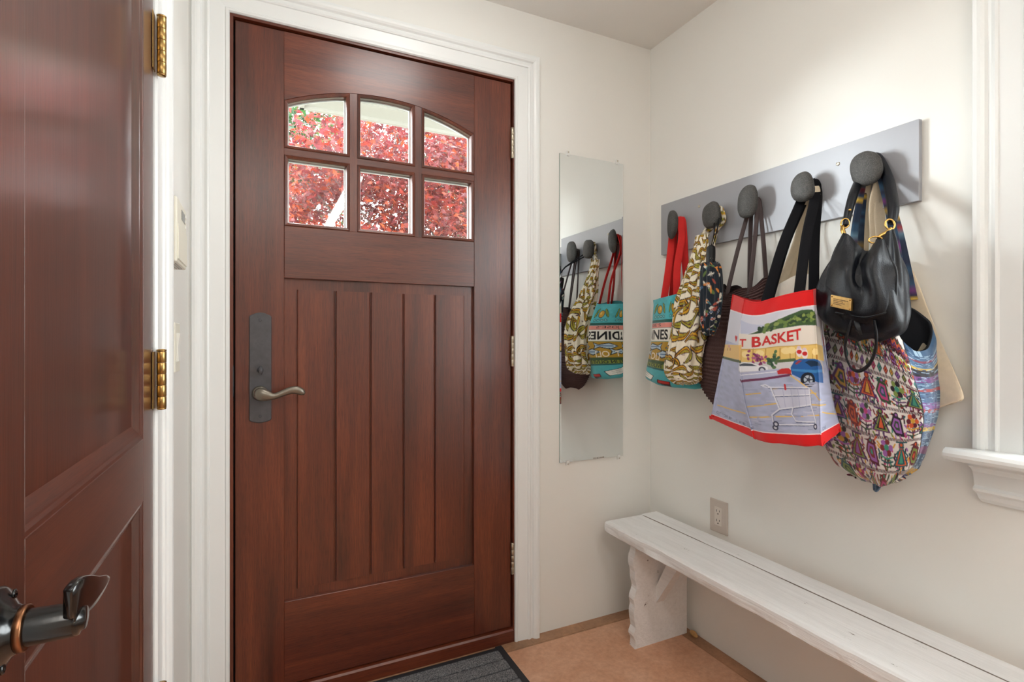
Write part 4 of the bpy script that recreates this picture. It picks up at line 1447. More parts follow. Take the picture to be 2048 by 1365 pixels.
# ------------------------------------------------------------------ 3 folded umbrella
cv = Canvas(260, 320, col(20, 30, 40), 0.8)
for k in range(150):
    cx, cy = rg.random(2)
    c = [col(196, 120, 52), col(60, 104, 110), col(200, 196, 184), col(154, 70, 56), col(90, 110, 60), col(52, 86, 120)][rg.integers(0, 6)]
    a = rg.uniform(0, 3.14)
    cv.ell(cx, cy, rg.uniform(0.014, 0.045), rg.uniform(0.007, 0.018), c, a)
    if k % 4 == 0:
        for q in range(6):
            cv.ell(cx + 0.018 * math.cos(q), cy + 0.018 * math.sin(q), 0.004, 0.004, col(224, 222, 212))
rows = [(1.2936, 1.2430, 1.3632, 1.3220, 0.0160), (1.3003, 1.2309, 1.3399, 1.3200, 0.0240), (1.2986, 1.2211, 1.2824, 1.3160, 0.0260), (1.2968, 1.2194, 1.2256, 1.3120, 0.0260), (1.2936, 1.2265, 1.1772, 1.3110, 0.0240), (1.2850, 1.2388, 1.1450, 1.3110, 0.0180), (1.2743, 1.2491, 1.1256, 1.3110, 0.0060)]
P, th = loft_ellipses(rows, 150, 200, 1.0)
tt_ = np.linspace(0, 1, 150)[:, None]
P = P + normals(P, True) * (0.0028 * np.sin(8 * th[None] + 5 * tt_) + 0.0012 * np.sin(17 * th[None] - 3 * tt_))[..., None]
S_, T_ = np.meshgrid(np.arange(200) / 200, np.linspace(0, 1, 150))
um = empty('umbrella', (1.315, 1.27, 1.10))
tag(um, 'folded dark floral umbrella with black handle, hanging beside the banana-print bag', 'umbrella')
grid_mesh('folded_canopy', P, PRINT, um, closed_u=True, colors=cv.sample(S_, T_))
BLKPL = mat_plain('black_plastic', srgb(9, 9, 11), 0.45, spec=0.3)
ua, ub = np.array((1.3300, 1.2735, 1.4183)), np.array((1.3220, 1.2680, 1.3550))
sweep('handle', [ua, ua * 0.9 + ub * 0.1, ua * 0.5 + ub * 0.5, ub], [0.026, 0.034, 0.036, 0.034], [0.020, 0.027, 0.029, 0.027], BLKPL, um, hint=(0.6, 0.8, 0), n=20, samples=16)
sweep('wrist_strap', [ua + [0, 0.0, -0.002], ua + [0.02, 0.005, 0.05], (1.448, 1.372, 1.538), (1.452, 1.366, 1.574), (1.452, 1.353, 1.553), ua + [0.022, -0.004, 0.05], ua + [0.002, -0.003, -0.002]], 0.005, 0.003, NAVYWEB, um, hint=(0.6, 0.8, 0), shape='rect')
bm = bmesh.new()
pc = np.array((1.3145, 1.2566, 1.3756))
qn = np.array([-0.60, -0.8, 0.0]); qs = np.array([0.8, -0.6, 0.0]); pc = pc + qn * 0.0005
vsq = [bm.verts.new(pc + qs * a + np.array([0, 0, b])) for a, b in ((-0.0048, 0), (0, -0.0052), (0.0048, 0), (0, 0.0052))]
vsb = [bm.verts.new(v.co + Vector(-qn * 0.004)) for v in vsq]
bm.faces.new(vsq)
for k in range(4):
    bm.faces.new((vsq[k], vsq[(k + 1) % 4], vsb[(k + 1) % 4], vsb[k]))
obj_bm('release_button', bm, NICKEL, um)

# ------------------------------------------------------------------ 4 brown crochet bag
rows = [(1.3007, 1.1222, 1.2841, 1.4180, 0.0360), (1.3142, 1.1103, 1.2420, 1.4140, 0.0440), (1.3466, 1.1028, 1.1776, 1.4110, 0.0480), (1.3913, 1.1020, 1.0962, 1.4100, 0.0500), (1.4102, 1.1054, 1.0217, 1.4100, 0.0500), (1.3853, 1.1167, 0.9478, 1.4110, 0.0460), (1.3405, 1.1459, 0.8958, 1.4140, 0.0340), (1.2946, 1.1845, 0.8731, 1.4160, 0.0130)]
P, th = loft_ellipses(rows, 330, 420, 0.92)
tt_ = np.linspace(0, 1, 330)[:, None]
P[..., 2] += (0.016 * np.cos(2 * th + 0.4) + 0.007 * np.sin(5 * th))[None] * np.clip(1 - tt_ * 4, 0, 1)
P = wrinkle(P, True, 0.005, 5, 9, 77, 0.1)
nn = normals(P, True)
ph = 2 * math.pi * (40 * tt_ + 0.35 * np.sin(3 * th)[None])
P = P + nn * (0.0023 * np.sin(ph) * (0.75 + 0.4 * np.sin(95 * th[None] + np.floor(44 * tt_) * 1.7)))[..., None]
YARN = mat_plain('brown_crochet_yarn', srgb(84, 60, 58), 0.95, noise=0.3, nscale=700, bump=0.8, bscale=900)
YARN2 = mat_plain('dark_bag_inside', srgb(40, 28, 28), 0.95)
cb = empty('crochet_bag', (1.39, 1.19, 0.86))
tag(cb, 'dark brown crocheted shoulder bag partly behind the red shopping tote', 'bag')
grid_mesh('bag_body', P, YARN, cb, closed_u=True)
lining('lining', P, YARN2, cb, 70, 0.006)
y3 = 1.212
for (xa, xt, l, r_, zt) in ((1.362, 1.451, (1.3820, 1.2594, 1.2507), (1.3740, 1.1642, 1.2373), 1.30), (1.437, 1.462, (1.4500, 1.2247, 1.2686), (1.4460, 1.1553, 1.2548), 1.32)):
    l, r_ = np.array(l), np.array(r_)
    top = np.array([xt, y3, 1.577])
    handle('strap', cb, [l, l * 0.5 + (top + [0, 0.02, -0.03]) * 0.5, top + [0, 0.016, -0.035], top + [0, 0.012, -0.008], top, top + [0, -0.012, -0.008], top + [0, -0.018, -0.035], r_ * 0.5 + (top + [0, -0.022, -0.03]) * 0.5, r_], 0.013, 0.004, BROWNSTRAP, (0.8, -0.6, 0))

# ------------------------------------------------------------------ 5 pale canvas tote behind the red one
ctrl = [
    [(1.424, 1.108, 1.262), (1.400, 1.098, 1.268), (1.3940, 1.0494, 1.2887), (1.398, 1.010, 1.300), (1.414, 0.975, 1.296), (1.430, 1.04, 1.300)],
    [(1.430, 1.100, 1.100), (1.398, 1.090, 1.100), (1.396, 1.050, 1.100), (1.396, 1.000, 1.100), (1.414, 0.970, 1.100), (1.440, 1.04, 1.100)],
    [(1.432, 1.098, 0.930), (1.402, 1.086, 0.930), (1.396, 1.050, 0.925), (1.398, 1.000, 0.925), (1.416, 0.968, 0.930), (1.440, 1.04, 0.930)]]
P = net_surface(pinch(ctrl), 60, 120)
P = wrinkle(P, True, 0.002, 5, 12, 5)
ct = empty('canvas_tote', (1.42, 0.99, 0.92))
tag(ct, 'pale canvas tote bag peeking out behind the red shopping tote', 'bag')
grid_mesh('bag_body', P, PALECANVAS, ct, closed_u=True)
lining('lining', P, PALECANVAS, ct, 20)
y4 = 1.019
for (xa, xt, dl, dr, zt) in ((1.402, 1.455, 0.058, 0.004, 1.27), (1.430, 1.463, 0.050, 0.010, 1.28)):
    handle('strap', ct, [(xa, y4 + dl, zt), (xt, y4 + dl * 0.6, 1.42), (xt, y4 + 0.016, 1.539), (xt, y4 + 0.012, 1.565), (xt, y4, 1.575), (xt, y4 - 0.012, 1.565), (xt, y4 - 0.020, 1.529), (xt, y4 - dr * 0.6, 1.42), (xa, y4 - dr, zt)], 0.024, 0.0025, CANVAS, (0.8, -0.6, 0))

# ------------------------------------------------------------------ 6 red shopping tote with the market print
# the artwork is drafted on its own grid; these turn draft units into cloth coordinates (s, t) of the three facets
def _xl(t):
    return np.interp(t, [0, .35, .6, 1], [358, 308, 338, 430])


def _xr(t):
    return np.interp(t, [0, .35, .6, 1], [885, 915, 935, 945])


def mpt(x, y):
    yt = 150 - 70 * (x - 360) / 575 + 18 * math.sin(math.pi * min(1, max(0, (x - 360) / 575)))
    yb = 1260 + 50 * (x - 430) / 515
    t = (y - yt) / (yb - yt)
    return (.30 + .58 * (x - _xl(t)) / (_xr(t) - _xl(t)), t)


def lpt(x, y):
    yt = 115 + 35 * (x - 270) / 90
    yb = 1080 + 180 * (x - 100) / 330
    t = (y - yt) / (yb - yt)
    xl = 270 - 170 * t
    return (.30 * (x - xl) / (_xl(t) - xl), t)


def rpt(x, y):
    yb = 1310 - 60 * (x - 945) / 170
    t = (y - 80) / (yb - 80)
    return (.88 + .12 * (x - _xr(t)) / (940 + 175 * t - _xr(t)), t)


cv = Canvas(520, 560, col(170, 176, 202), 0.95)
cv.mottle(0.06, 21, 26, 60)
RED = col(214, 24, 26)
cv.poly([(0, 0.10), (1, 0.10), (1, 0.34), (0, 0.34)], col(206, 206, 216))                                     # sky
cv.poly([mpt(330,345), mpt(420,360), mpt(520,370), mpt(400,430), mpt(330,440)], col(186, 190, 210))
cv.poly([mpt(300,440), mpt(400,437), mpt(600,408), mpt(780,385), mpt(935,372), mpt(985,372), mpt(1000,520), mpt(935,520), mpt(600,530), mpt(300,560)], col(222, 214, 204))     # building front
cv.poly([mpt(395,437), mpt(480,400), mpt(520,372), mpt(610,345), mpt(680,318), mpt(780,282), mpt(880,272), mpt(935,300), mpt(940,372), mpt(780,383), mpt(600,408)], col(62, 88, 52))      # trees
rg = np.random.default_rng(4)
for k in range(70):
    a = rg.random()
    x, y = 470 + 440 * a, 400 - 95 * a + rg.uniform(-18, 30)
    s_, t_ = mpt(x, y)
    cv.ell(s_, t_, rg.uniform(.008, .022), rg.uniform(.005, .012), [col(104, 128, 66), col(132, 150, 80), col(44, 66, 44)][rg.integers(0, 3)], rg.uniform(-.6, .2))
cv.poly([mpt(300,555), mpt(600,530), mpt(935,500), mpt(1005,500), mpt(1010,620), mpt(720,640), mpt(300,650)], col(226, 192, 112))     # shop windows band
for x in (330, 420, 512, 620, 690, 730, 872, 920):
    cv.line([mpt(x,545), mpt(x,635)], 0.006, col(186, 138, 66))
for x, y in ((370, 590), (470, 580), (660, 565), (700, 560), (900, 565)):
    s_, t_ = mpt(x, y)
    cv.ell(s_, t_, .030, .022, col(238, 214, 150))
cv.line([mpt(300,560), mpt(600,533), mpt(935,505)], 0.006, col(200, 160, 84))
for x, y in ((757, 570), (800, 582)):                                                                         # striped red and white jars
    s_, t_ = mpt(x, y)
    cv.ell(s_, t_, .022, .034, col(228, 216, 214)); cv.ell(s_, t_, .018, .014, col(190, 40, 40)); cv.ell(s_, t_ - .028, .014, .010, col(208, 190, 200))
cv.text('T', *mpt(318, 478), *mpt(372, 536), col(196, 36, 34), slant=-0.004, bold=0.03)
cv.text('B', *mpt(418, 452), *mpt(478, 535), col(196, 36, 34), slant=-0.004, bold=0.03)
cv.text('ASKET', *mpt(486, 452), *mpt(778, 512), col(196, 36, 34), slant=-0.030, bold=0.03)
cv.poly([mpt(300,648), mpt(720,640), mpt(990,620), mpt(1000,720), mpt(680,740), mpt(300,720)], col(206, 204, 206))                       # far pavement
s_, t_ = mpt(480, 622)
for k in range(26):
    cv.ell(s_ + rg.normal(0, .035), t_ + rg.normal(0, .020), .012, .008, [col(150, 60, 110), col(120, 40, 90), col(176, 90, 130)][k % 3], rg.uniform(0, 3))
s_, t_ = mpt(562, 636)
for k in range(22):
    cv.ell(s_ + rg.normal(0, .022), t_ + rg.normal(0, .026), .014, .010, [col(60, 96, 66), col(46, 76, 58), col(84, 116, 74)][k % 3], rg.uniform(0, 3))
cv.line([mpt(595,645), mpt(720,632)], 0.020, col(84, 104, 66))
cv.poly([mpt(312,660), mpt(360,648), mpt(420,652), mpt(470,672), mpt(530,682), mpt(535,712), mpt(315,715)], col(232, 232, 236))            # white car
cv.poly([mpt(315,664), mpt(362,653), mpt(415,658), mpt(450,676), mpt(318,676)], col(70, 78, 90))
s_, t_ = mpt(490, 706); cv.ell(s_, t_, .026, .022, col(70, 74, 88)); cv.ell(s_, t_, .014, .012, col(200, 204, 214))
cv.poly([mpt(320,722), mpt(600,700), mpt(690,712), mpt(690,745), mpt(335,775)], col(176, 180, 206))
cv.line([mpt(330,740), mpt(590,722)], 0.005, col(236, 236, 240)); cv.line([mpt(335,782), mpt(520,772), mpt(690,746)], 0.016, col(112, 48, 84))
cv.poly([mpt(595,716), mpt(630,698), mpt(680,696), mpt(696,712), mpt(694,738), mpt(600,742)], col(196, 44, 44))                           # red car
cv.poly([mpt(692,690), mpt(720,640), mpt(760,622), mpt(900,618), mpt(960,630), mpt(985,668), mpt(990,800), mpt(930,800), mpt(760,772), mpt(700,742)], col(36, 92, 156))      # blue car
cv.poly([mpt(800,648), mpt(830,632), mpt(900,632), mpt(955,650), mpt(960,668), mpt(850,680)], col(26, 50, 78))
cv.poly([mpt(724,662), mpt(748,636), mpt(780,636), mpt(738,668)], col(150, 60, 70))
cv.poly([mpt(700,700), mpt(900,706), mpt(985,690), mpt(985,712), mpt(900,728), mpt(702,716)], col(62, 130, 190))
s_, t_ = mpt(828, 782); cv.ell(s_, t_, .058, .048, col(24, 30, 44)); cv.ell(s_, t_, .034, .029, col(176, 186, 200)); cv.ell(s_, t_, .014, .012, col(60, 64, 78))
for k in range(5):
    a = k * 1.256
    cv.line([(s_, t_), (s_ + .032 * math.cos(a), t_ + .027 * math.sin(a))], .007, col(60, 64, 78))
YEL = col(222, 184, 96)
for ln in ([mpt(690,752), mpt(800,830), mpt(935,940)], [mpt(370,885), mpt(480,880)], [mpt(640,872), mpt(900,890)], [mpt(380,980), mpt(592,962)], [mpt(850,975), mpt(990,985)], [mpt(395,1060), mpt(560,1052), mpt(930,1052)], [mpt(560,850), mpt(700,842)],
           [lpt(130,952), lpt(250,992), lpt(372,1022)], [rpt(960,1030), rpt(1090,1050)]):
    cv.line(ln, 0.008, YEL)
for k in range(40):                                                                                           # brush strokes on the asphalt
    x, y = rg.uniform(350, 930), rg.uniform(790, 1170)
    s_, t_ = mpt(x, y)
    cv.line([(s_, t_), (s_ + rg.uniform(.03, .12), t_ + rg.uniform(-.006, .006))], .006, [col(154, 160, 190), col(190, 192, 212), col(146, 152, 180)][k % 3])
CART = col(214, 216, 226); CD = col(92, 100, 132)
cv.poly([mpt(560,862), mpt(832,846), mpt(842,978), mpt(614,1002)], col(192, 194, 212))
for off, c, wd in ((0.004, CD, 0.010), (0.0, CART, 0.008)):
    def L_(*q):
        cv.line([(mpt(x, y)[0] + off * 0.6, mpt(x, y)[1] + off) for x, y in q], wd, c)
    L_((484, 822), (520, 818), (556, 838), (614, 1002), (842, 975))
    L_((540, 838), (830, 846), (842, 975))
    L_((575, 905), (838, 900))
    for k in range(4):
        cv.line([mpt(630 + 56 * k, 858), mpt(650 + 54 * k, 990)], .004, col(166, 170, 196))
    L_((614, 1002), (566, 1040), (572, 1090), (610, 1112), (870, 1118))
    L_((700, 998), (692, 1040), (724, 1088), (870, 1100)); L_((842, 978), (880, 1084), (884, 1120))
L_((484, 822), (528, 836)); cv.line([mpt(644,822), mpt(648,858)], .012, col(186, 44, 48))
for x, y in ((586, 1136), (880, 1136), (590, 1108)):
    s_, t_ = mpt(x, y); cv.ell(s_, t_, .020, .020, col(60, 62, 84)); cv.ell(s_, t_, .010, .010, col(196, 196, 208))
# left facet: heart, shop, verge, lettering
s_, t_ = lpt(288, 440)
cv.ell(s_ - .012, t_ - .006, .012, .012, col(196, 36, 40)); cv.ell(s_ + .012, t_ - .006, .012, .012, col(196, 36, 40)); cv.poly([(s_ - .024, t_ - .002), (s_ + .024, t_ - .002), (s_, t_ + .026)], col(196, 36, 40))
cv.poly([lpt(205,480), lpt(320,490), lpt(318,600), lpt(190,575)], col(222, 186, 120)); cv.ell(*lpt(238, 498), .020, .010, col(206, 150, 150))
for x in (228, 246):
    cv.ell(*lpt(x, 520), .006, .012, col(150, 84, 90))
cv.line([lpt(185,582), lpt(320,612)], 0.018, col(72, 88, 66))
s0, t0 = lpt(125, 1045); s1, t1 = lpt(402, 1085)
cv.text('OUT FOR MILK AND EGGS', s0, t0 - 0.044, s1 + 0.02, t0 - 0.016, col(84, 90, 116), slant=-0.018)
cv.text('DS', *rpt(966, 1150), *rpt(996, 1170), col(70, 76, 100))
cv.poly([(0, 0), (1, 0), (1, .125), (0, .135)], RED); cv.poly([(0, .972), (.30, .925), (1, .912), (1, 1), (0, 1)], RED)
cv.line([(0, .968), (.30, .922), (1, .909)], .008, col(236, 220, 222)); cv.line([(0, .136), (1, .126)], .006, col(232, 226, 230)); cv.line([(0, 0.018), (1, 0.018)], .003, col(178, 20, 22))
ctrl = [
    [(1.3120, 1.1668, 1.2507), (1.2360, 1.0625, 1.2271), (1.2220, 1.0061, 1.2158), (1.2160, 0.9327, 1.2263), (1.2220, 0.8809, 1.2339), (1.2380, 0.8576, 1.2376), (1.2900, 0.8814, 1.2444), (1.350, 0.965, 1.236), (1.362, 1.04, 1.238), (1.362, 1.130, 1.234)],
    [(1.3120, 1.1917, 1.1126), (1.2320, 1.0763, 1.0982), (1.2140, 1.0075, 1.0960), (1.2060, 0.9279, 1.0994), (1.2120, 0.8684, 1.1023), (1.2260, 0.8415, 1.1049), (1.2900, 0.8641, 1.0996), (1.354, 0.950, 1.110), (1.364, 1.04, 1.110), (1.364, 1.140, 1.110)],
    [(1.3100, 1.2156, 0.9864), (1.2320, 1.0608, 0.9571), (1.2140, 0.9916, 0.9643), (1.2050, 0.9128, 0.9721), (1.2100, 0.8563, 0.9771), (1.2220, 0.8299, 0.9791), (1.2900, 0.8460, 0.9745), (1.354, 0.940, 0.990), (1.364, 1.04, 0.990), (1.364, 1.150, 0.990)],
    [(1.3060, 1.2422, 0.8681), (1.2340, 1.0307, 0.8460), (1.2160, 0.9700, 0.8467), (1.2080, 0.8982, 0.8546), (1.2120, 0.8473, 0.8606), (1.2220, 0.8248, 0.8649), (1.2940, 0.8283, 0.8905), (1.350, 0.930, 0.880), (1.360, 1.04, 0.872), (1.360, 1.155, 0.892)]]
net = np.array(pinch(ctrl, 0.75, 0.001))
# creased corners: repeat the corner columns so that the folds stay sharp
def crease(n_, corners, f=0.05):
    out = []
    K_ = n_.shape[1]
    for k in range(K_):
        if k in corners:
            out.append(n_[:, k] * (1 - f) + n_[:, (k - 1) % K_] * f)
            out.append(n_[:, k] * (1 - f) + n_[:, (k + 1) % K_] * f)
        else:
            out.append(n_[:, k])
    return np.stack(out, 1)


net = crease(net, (0, 1, 5, 6))
NC_, NR_ = 700, 430
P = net_surface(net, NR_, NC_)
P = wrinkle(P, True, 0.0016, 5, 22, 51, 0.2, 0.3)
P = wrinkle(P, True, 0.0006, 14, 40, 52, 0.0, 0.2)
cp = [0.0, 0.0, .30, .30, .42, .59, .75, .88, .88, 1.0, 1.0, 1.0, 0.5, 0.0, 0.0]
u_ = np.arange(NC_) / NC_ * 14
S1 = np.interp(u_, np.arange(15), cp)
T1 = np.interp(np.linspace(0, 4, NR_), [0, 1, 2, 3, 4], [0, .335, .667, .995, 1.0])
S_, T_ = np.meshgrid(S1, T1)
rt_ = empty('shopping_tote', (1.30, 1.03, 0.86))
tag(rt_, 'red shopping tote printed with a market car park and cart, on black straps', 'bag')
grid_mesh('bag_body', P, PRINT, rt_, closed_u=True, colors=cv.sample(S_, T_))
REDIN = mat_plain('red_tote_inside', srgb(176, 26, 28), 0.9)
lining('lining', P, REDIN, rt_, 110)
for (l, r_, xt, wd) in (((1.2260, 0.9983, 1.2127), (1.2220, 0.8891, 1.2258), 1.450, 0.026), ((1.3550, 1.0860, 1.2461), (1.3450, 0.9317, 1.2471), 1.459, 0.026)):
    l, r_ = np.array(l) + [0.004, 0, -0.03], np.array(r_) + [0.004, 0, -0.03]
    top = np.array([xt, y4, 1.582])
    handle('strap', rt_, [l, l * 0.93 + top * 0.07, l * 0.5 + top * 0.5 + [0, 0.010, 0.0], top + [0, 0.020, -0.05], top + [0, 0.014, -0.010], top, top + [0, -0.014, -0.010], top + [0, -0.022, -0.05], r_ * 0.5 + top * 0.5 + [0, -0.008, 0.0], r_ * 0.93 + top * 0.07, r_], wd, 0.003, NAVYWEB, (0.8, -0.6, 0))

# ------------------------------------------------------------------ 7 natural canvas tote flat on the wall, outermost
y5 = 0.843
ctrl = [
    [(1.4700, 0.8888, 1.3303), (1.4620, 0.8278, 1.3319), (1.4600, 0.7619, 1.3022), (1.4660, 0.7605, 1.2999), (1.4740, 0.7692, 1.3040), (1.4760, 0.8357, 1.3340)],
    [(1.4700, 0.8888, 1.1669), (1.4620, 0.7917, 1.1569), (1.4560, 0.7140, 1.1605), (1.4640, 0.7127, 1.1594), (1.4740, 0.7229, 1.1611), (1.4770, 0.8118, 1.1643)],
    [(1.4700, 0.8888, 1.0034), (1.4600, 0.7675, 0.9993), (1.4460, 0.6655, 1.0332), (1.4560, 0.6622, 1.0331), (1.4700, 0.6745, 1.0320), (1.4770, 0.7880, 1.0036)],
    [(1.4700, 0.8888, 0.9284), (1.4600, 0.7619, 0.9348), (1.4400, 0.6482, 0.9840), (1.4520, 0.6459, 0.9837), (1.4660, 0.6599, 0.9770), (1.4770, 0.7765, 0.9371)],
    [(1.4720, 0.8900, 0.9077), (1.4640, 0.7639, 0.9243), (1.4440, 0.6568, 0.9680), (1.4520, 0.6526, 0.9715), (1.4620, 0.6649, 0.9651), (1.4760, 0.7759, 0.9220)]]
P = net_surface(pinch(ctrl, 0.3, -0.001), 120, 180)
P = wrinkle(P, True, 0.0018, 4, 9, 61, 0.1)
wt = empty('canvas_bag', (1.47, 0.75, 0.85))
tag(wt, 'natural cream canvas bag hanging flat against the wall behind the woven bag', 'bag')
grid_mesh('bag_body', P, CANVAS, wt, closed_u=True)
for (xt, l, r_) in ((1.457, (1.4620, 0.8946, 1.3579), (1.4580, 0.8354, 1.3484)), (1.465, (1.4700, 0.8769, 1.3490), (1.4680, 0.8213, 1.3209))):
    l, r_ = np.array(l), np.array(r_)
    top = np.array([xt, y5, 1.577])
    handle('strap', wt, [l, l * 0.5 + top * 0.5 + [0, 0.008, 0], top + [0, 0.018, -0.05], top + [0, 0.012, -0.010], top, top + [0, -0.012, -0.010], top + [0, -0.016, -0.05], r_ * 0.5 + top * 0.5, r_], [0.028] * 3 + [0.022] * 3 + [0.026] * 3, 0.003, CANVAS, (0.8, -0.6, 0))

# ------------------------------------------------------------------ 8 woven embroidered bag
W_ = 560
cv = Canvas(W_, 520, col(216, 212, 208), 1.05)
rg = np.random.default_rng(17)
DKS = [col(92, 30, 48), col(52, 74, 50), col(84, 44, 96), col(40, 30, 40), col(120, 40, 44), col(36, 84, 92)]
BRT = [col(206, 92, 50), col(64, 142, 120), col(180, 62, 120), col(120, 140, 70), col(150, 96, 170), col(204, 156, 60)]


def figure(cx, cy, h, kind):
    """Embroidered motif: bird, person with a wide skirt, or flower, in nested outlines."""
    d, d2, b1, b2 = DKS[rg.integers(0, 6)], DKS[rg.integers(0, 6)], BRT[rg.integers(0, 6)], BRT[rg.integers(0, 6)]
    k = h * 0.66 / 1.05
    if kind == 0:
        for f, c in ((1.0, d), (0.74, b1), (0.5, d2), (0.26, b2)):
            cv.poly([(cx, cy - 0.12 * h - 0.30 * h * f), (cx + k * 0.62 * f, cy + 0.16 * h + 0.16 * h * f), (cx - k * 0.62 * f, cy + 0.16 * h + 0.16 * h * f)], c)
        cv.ell(cx, cy - 0.36 * h, 0.11 * h, 0.11 * h, d2); cv.ell(cx, cy - 0.36 * h, 0.06 * h, 0.06 * h, b1)
        cv.line([(cx - k * .36, cy - .46 * h), (cx + k * .36, cy - .46 * h)], 0.06 * h, d)
        for sx in (-1, 1):
            cv.line([(cx + sx * k * .16, cy + .32 * h), (cx + sx * k * .16, cy + .46 * h), (cx + sx * k * .36, cy + .47 * h)], 0.06 * h, d)
            cv.line([(cx + sx * k * .1, cy - .2 * h), (cx + sx * k * .5, cy - .02 * h), (cx + sx * k * .3, cy + .1 * h)], 0.05 * h, d2)
    elif kind == 1:
        for f, c in ((1.0, d), (0.72, b1), (0.46, d2), (0.22, b2)):
            cv.poly([(cx - k * .45 * f, cy + .04 * h), (cx - k * .2 * f, cy - .34 * h * f), (cx + k * .3 * f, cy - .28 * h * f), (cx + k * .5 * f, cy + .40 * h * f), (cx - k * .1 * f, cy + .36 * h * f)], c)
        cv.ell(cx, cy - .36 * h, .10 * h, .09 * h, d); cv.ell(cx, cy - .36 * h, .045 * h, .045 * h, b2)
        cv.poly([(cx - k * .15, cy - .40 * h), (cx - k * .5, cy - .34 * h), (cx - k * .15, cy - .32 * h)], d)
        for sx in (-.1, .2):
            cv.line([(cx + k * sx, cy + .36 * h), (cx + k * sx, cy + .47 * h)], 0.05 * h, b1)
    else:
        cv.line([(cx, cy - .3 * h), (cx, cy + .47 * h)], 0.05 * h, DKS[1])
        for a in range(6):
            cv.ell(cx + k * .28 * math.cos(a), cy - .22 * h + .2 * h * math.sin(a), .10 * h, .10 * h, d if a % 2 else b2)
        cv.ell(cx, cy - .22 * h, .1 * h, .1 * h, b1)
        for q in range(3):
            cv.line([(cx - k * .4, cy + (.05 + .13 * q) * h), (cx, cy + (.12 + .13 * q) * h), (cx + k * .4, cy + (.05 + .13 * q) * h)], .05 * h, [b1, d2, DKS[1]][q])


edges = [0.0, 0.13, 0.245, 0.325, 0.515, 0.695, 0.875, 1.03]
for bnd in range(7):
    t0, t1 = edges[bnd], edges[bnd + 1]
    if bnd in (0, 2):                                             # zigzag or diamond bands
        n = 26 if bnd == 0 else 22
        for k in range(n):
            cx = (k + .5) / n
            if bnd == 0:
                for q in range(6):
                    cv.line([(cx - .5 / n, t0 + .02 + .018 * q + .03), (cx, t0 + .02 + .018 * q), (cx + .5 / n, t0 + .02 + .018 * q + .03)], .011, [DKS[0], DKS[1], BRT[0], DKS[2], DKS[4], DKS[3]][q])
            else:
                for f, c in ((1, DKS[k % 6]), (.6, BRT[(k * 5) % 6]), (.3, DKS[(k + 3) % 6])):
                    cv.poly([(cx, t0 + .04 - .032 * f), (cx + .42 / n * f, t0 + .04), (cx, t0 + .04 + .032 * f), (cx - .42 / n * f, t0 + .04)], c)
    else:
        n = 9
        for k in range(300):                                  # small stitched dashes between the figures
            x, y = rg.random(), rg.uniform(t0 + .02, t1 - .02)
            a = rg.choice([0.9, 1.2, -1.0, 1.57])
            L = rg.uniform(.012, .026)
            cv.line([(x, y), (x + L * math.cos(a), y + L * math.sin(a))], .011, (DKS + BRT)[rg.integers(0, 12)])
        for k in range(n):
            figure((k + .5 + .25 * (bnd % 2)) / n, (t0 + t1) / 2, (t1 - t0) * 0.93, int((k * 7 + bnd * 5) % 3))
    for k in range(90):                                           # dashed separator
        x = k / 90
        cv.line([(x, t1 + .007), (x + .006, t1 - .007)], .007, DKS[k % 2 * 3])
cv.mottle(0.05, 6)
# right-hand side panel: blue ikat stripes
s0 = 0.80
stripes = [(0, .05, (62, 92, 124)), (.05, .07, (120, 50, 70)), (.07, .13, (70, 100, 130)), (.13, .15, (196, 162, 60)), (.15, .21, (34, 32, 40)), (.21, .26, (110, 66, 120)), (.26, .31, (70, 96, 124)), (.31, .335, (150, 60, 62)), (.335, .42, (66, 92, 124)),
           (.42, .47, (118, 80, 136)), (.47, .50, (148, 66, 66)), (.50, .58, (70, 98, 128)), (.58, .61, (104, 66, 120)), (.61, .64, (192, 160, 66)), (.64, .74, (64, 88, 118)), (.74, .78, (110, 60, 100)), (.78, .86, (60, 88, 116)), (.86, .89, (188, 150, 70)), (.89, 1.0, (78, 66, 112))]
for a, b, c in stripes:
    cv.poly([(s0, a), (1, a), (1, b), (s0, b)], col(*c))
for k in range(420):
    x, y = rg.uniform(s0, 1), rg.random()
    cv.line([(x, y), (x + rg.uniform(.01, .03), y)], .006, [col(150, 176, 196), col(36, 56, 88), col(106, 136, 160)][k % 3])
cv.line([(s0, 0), (s0, 1)], .008, col(30, 26, 34))
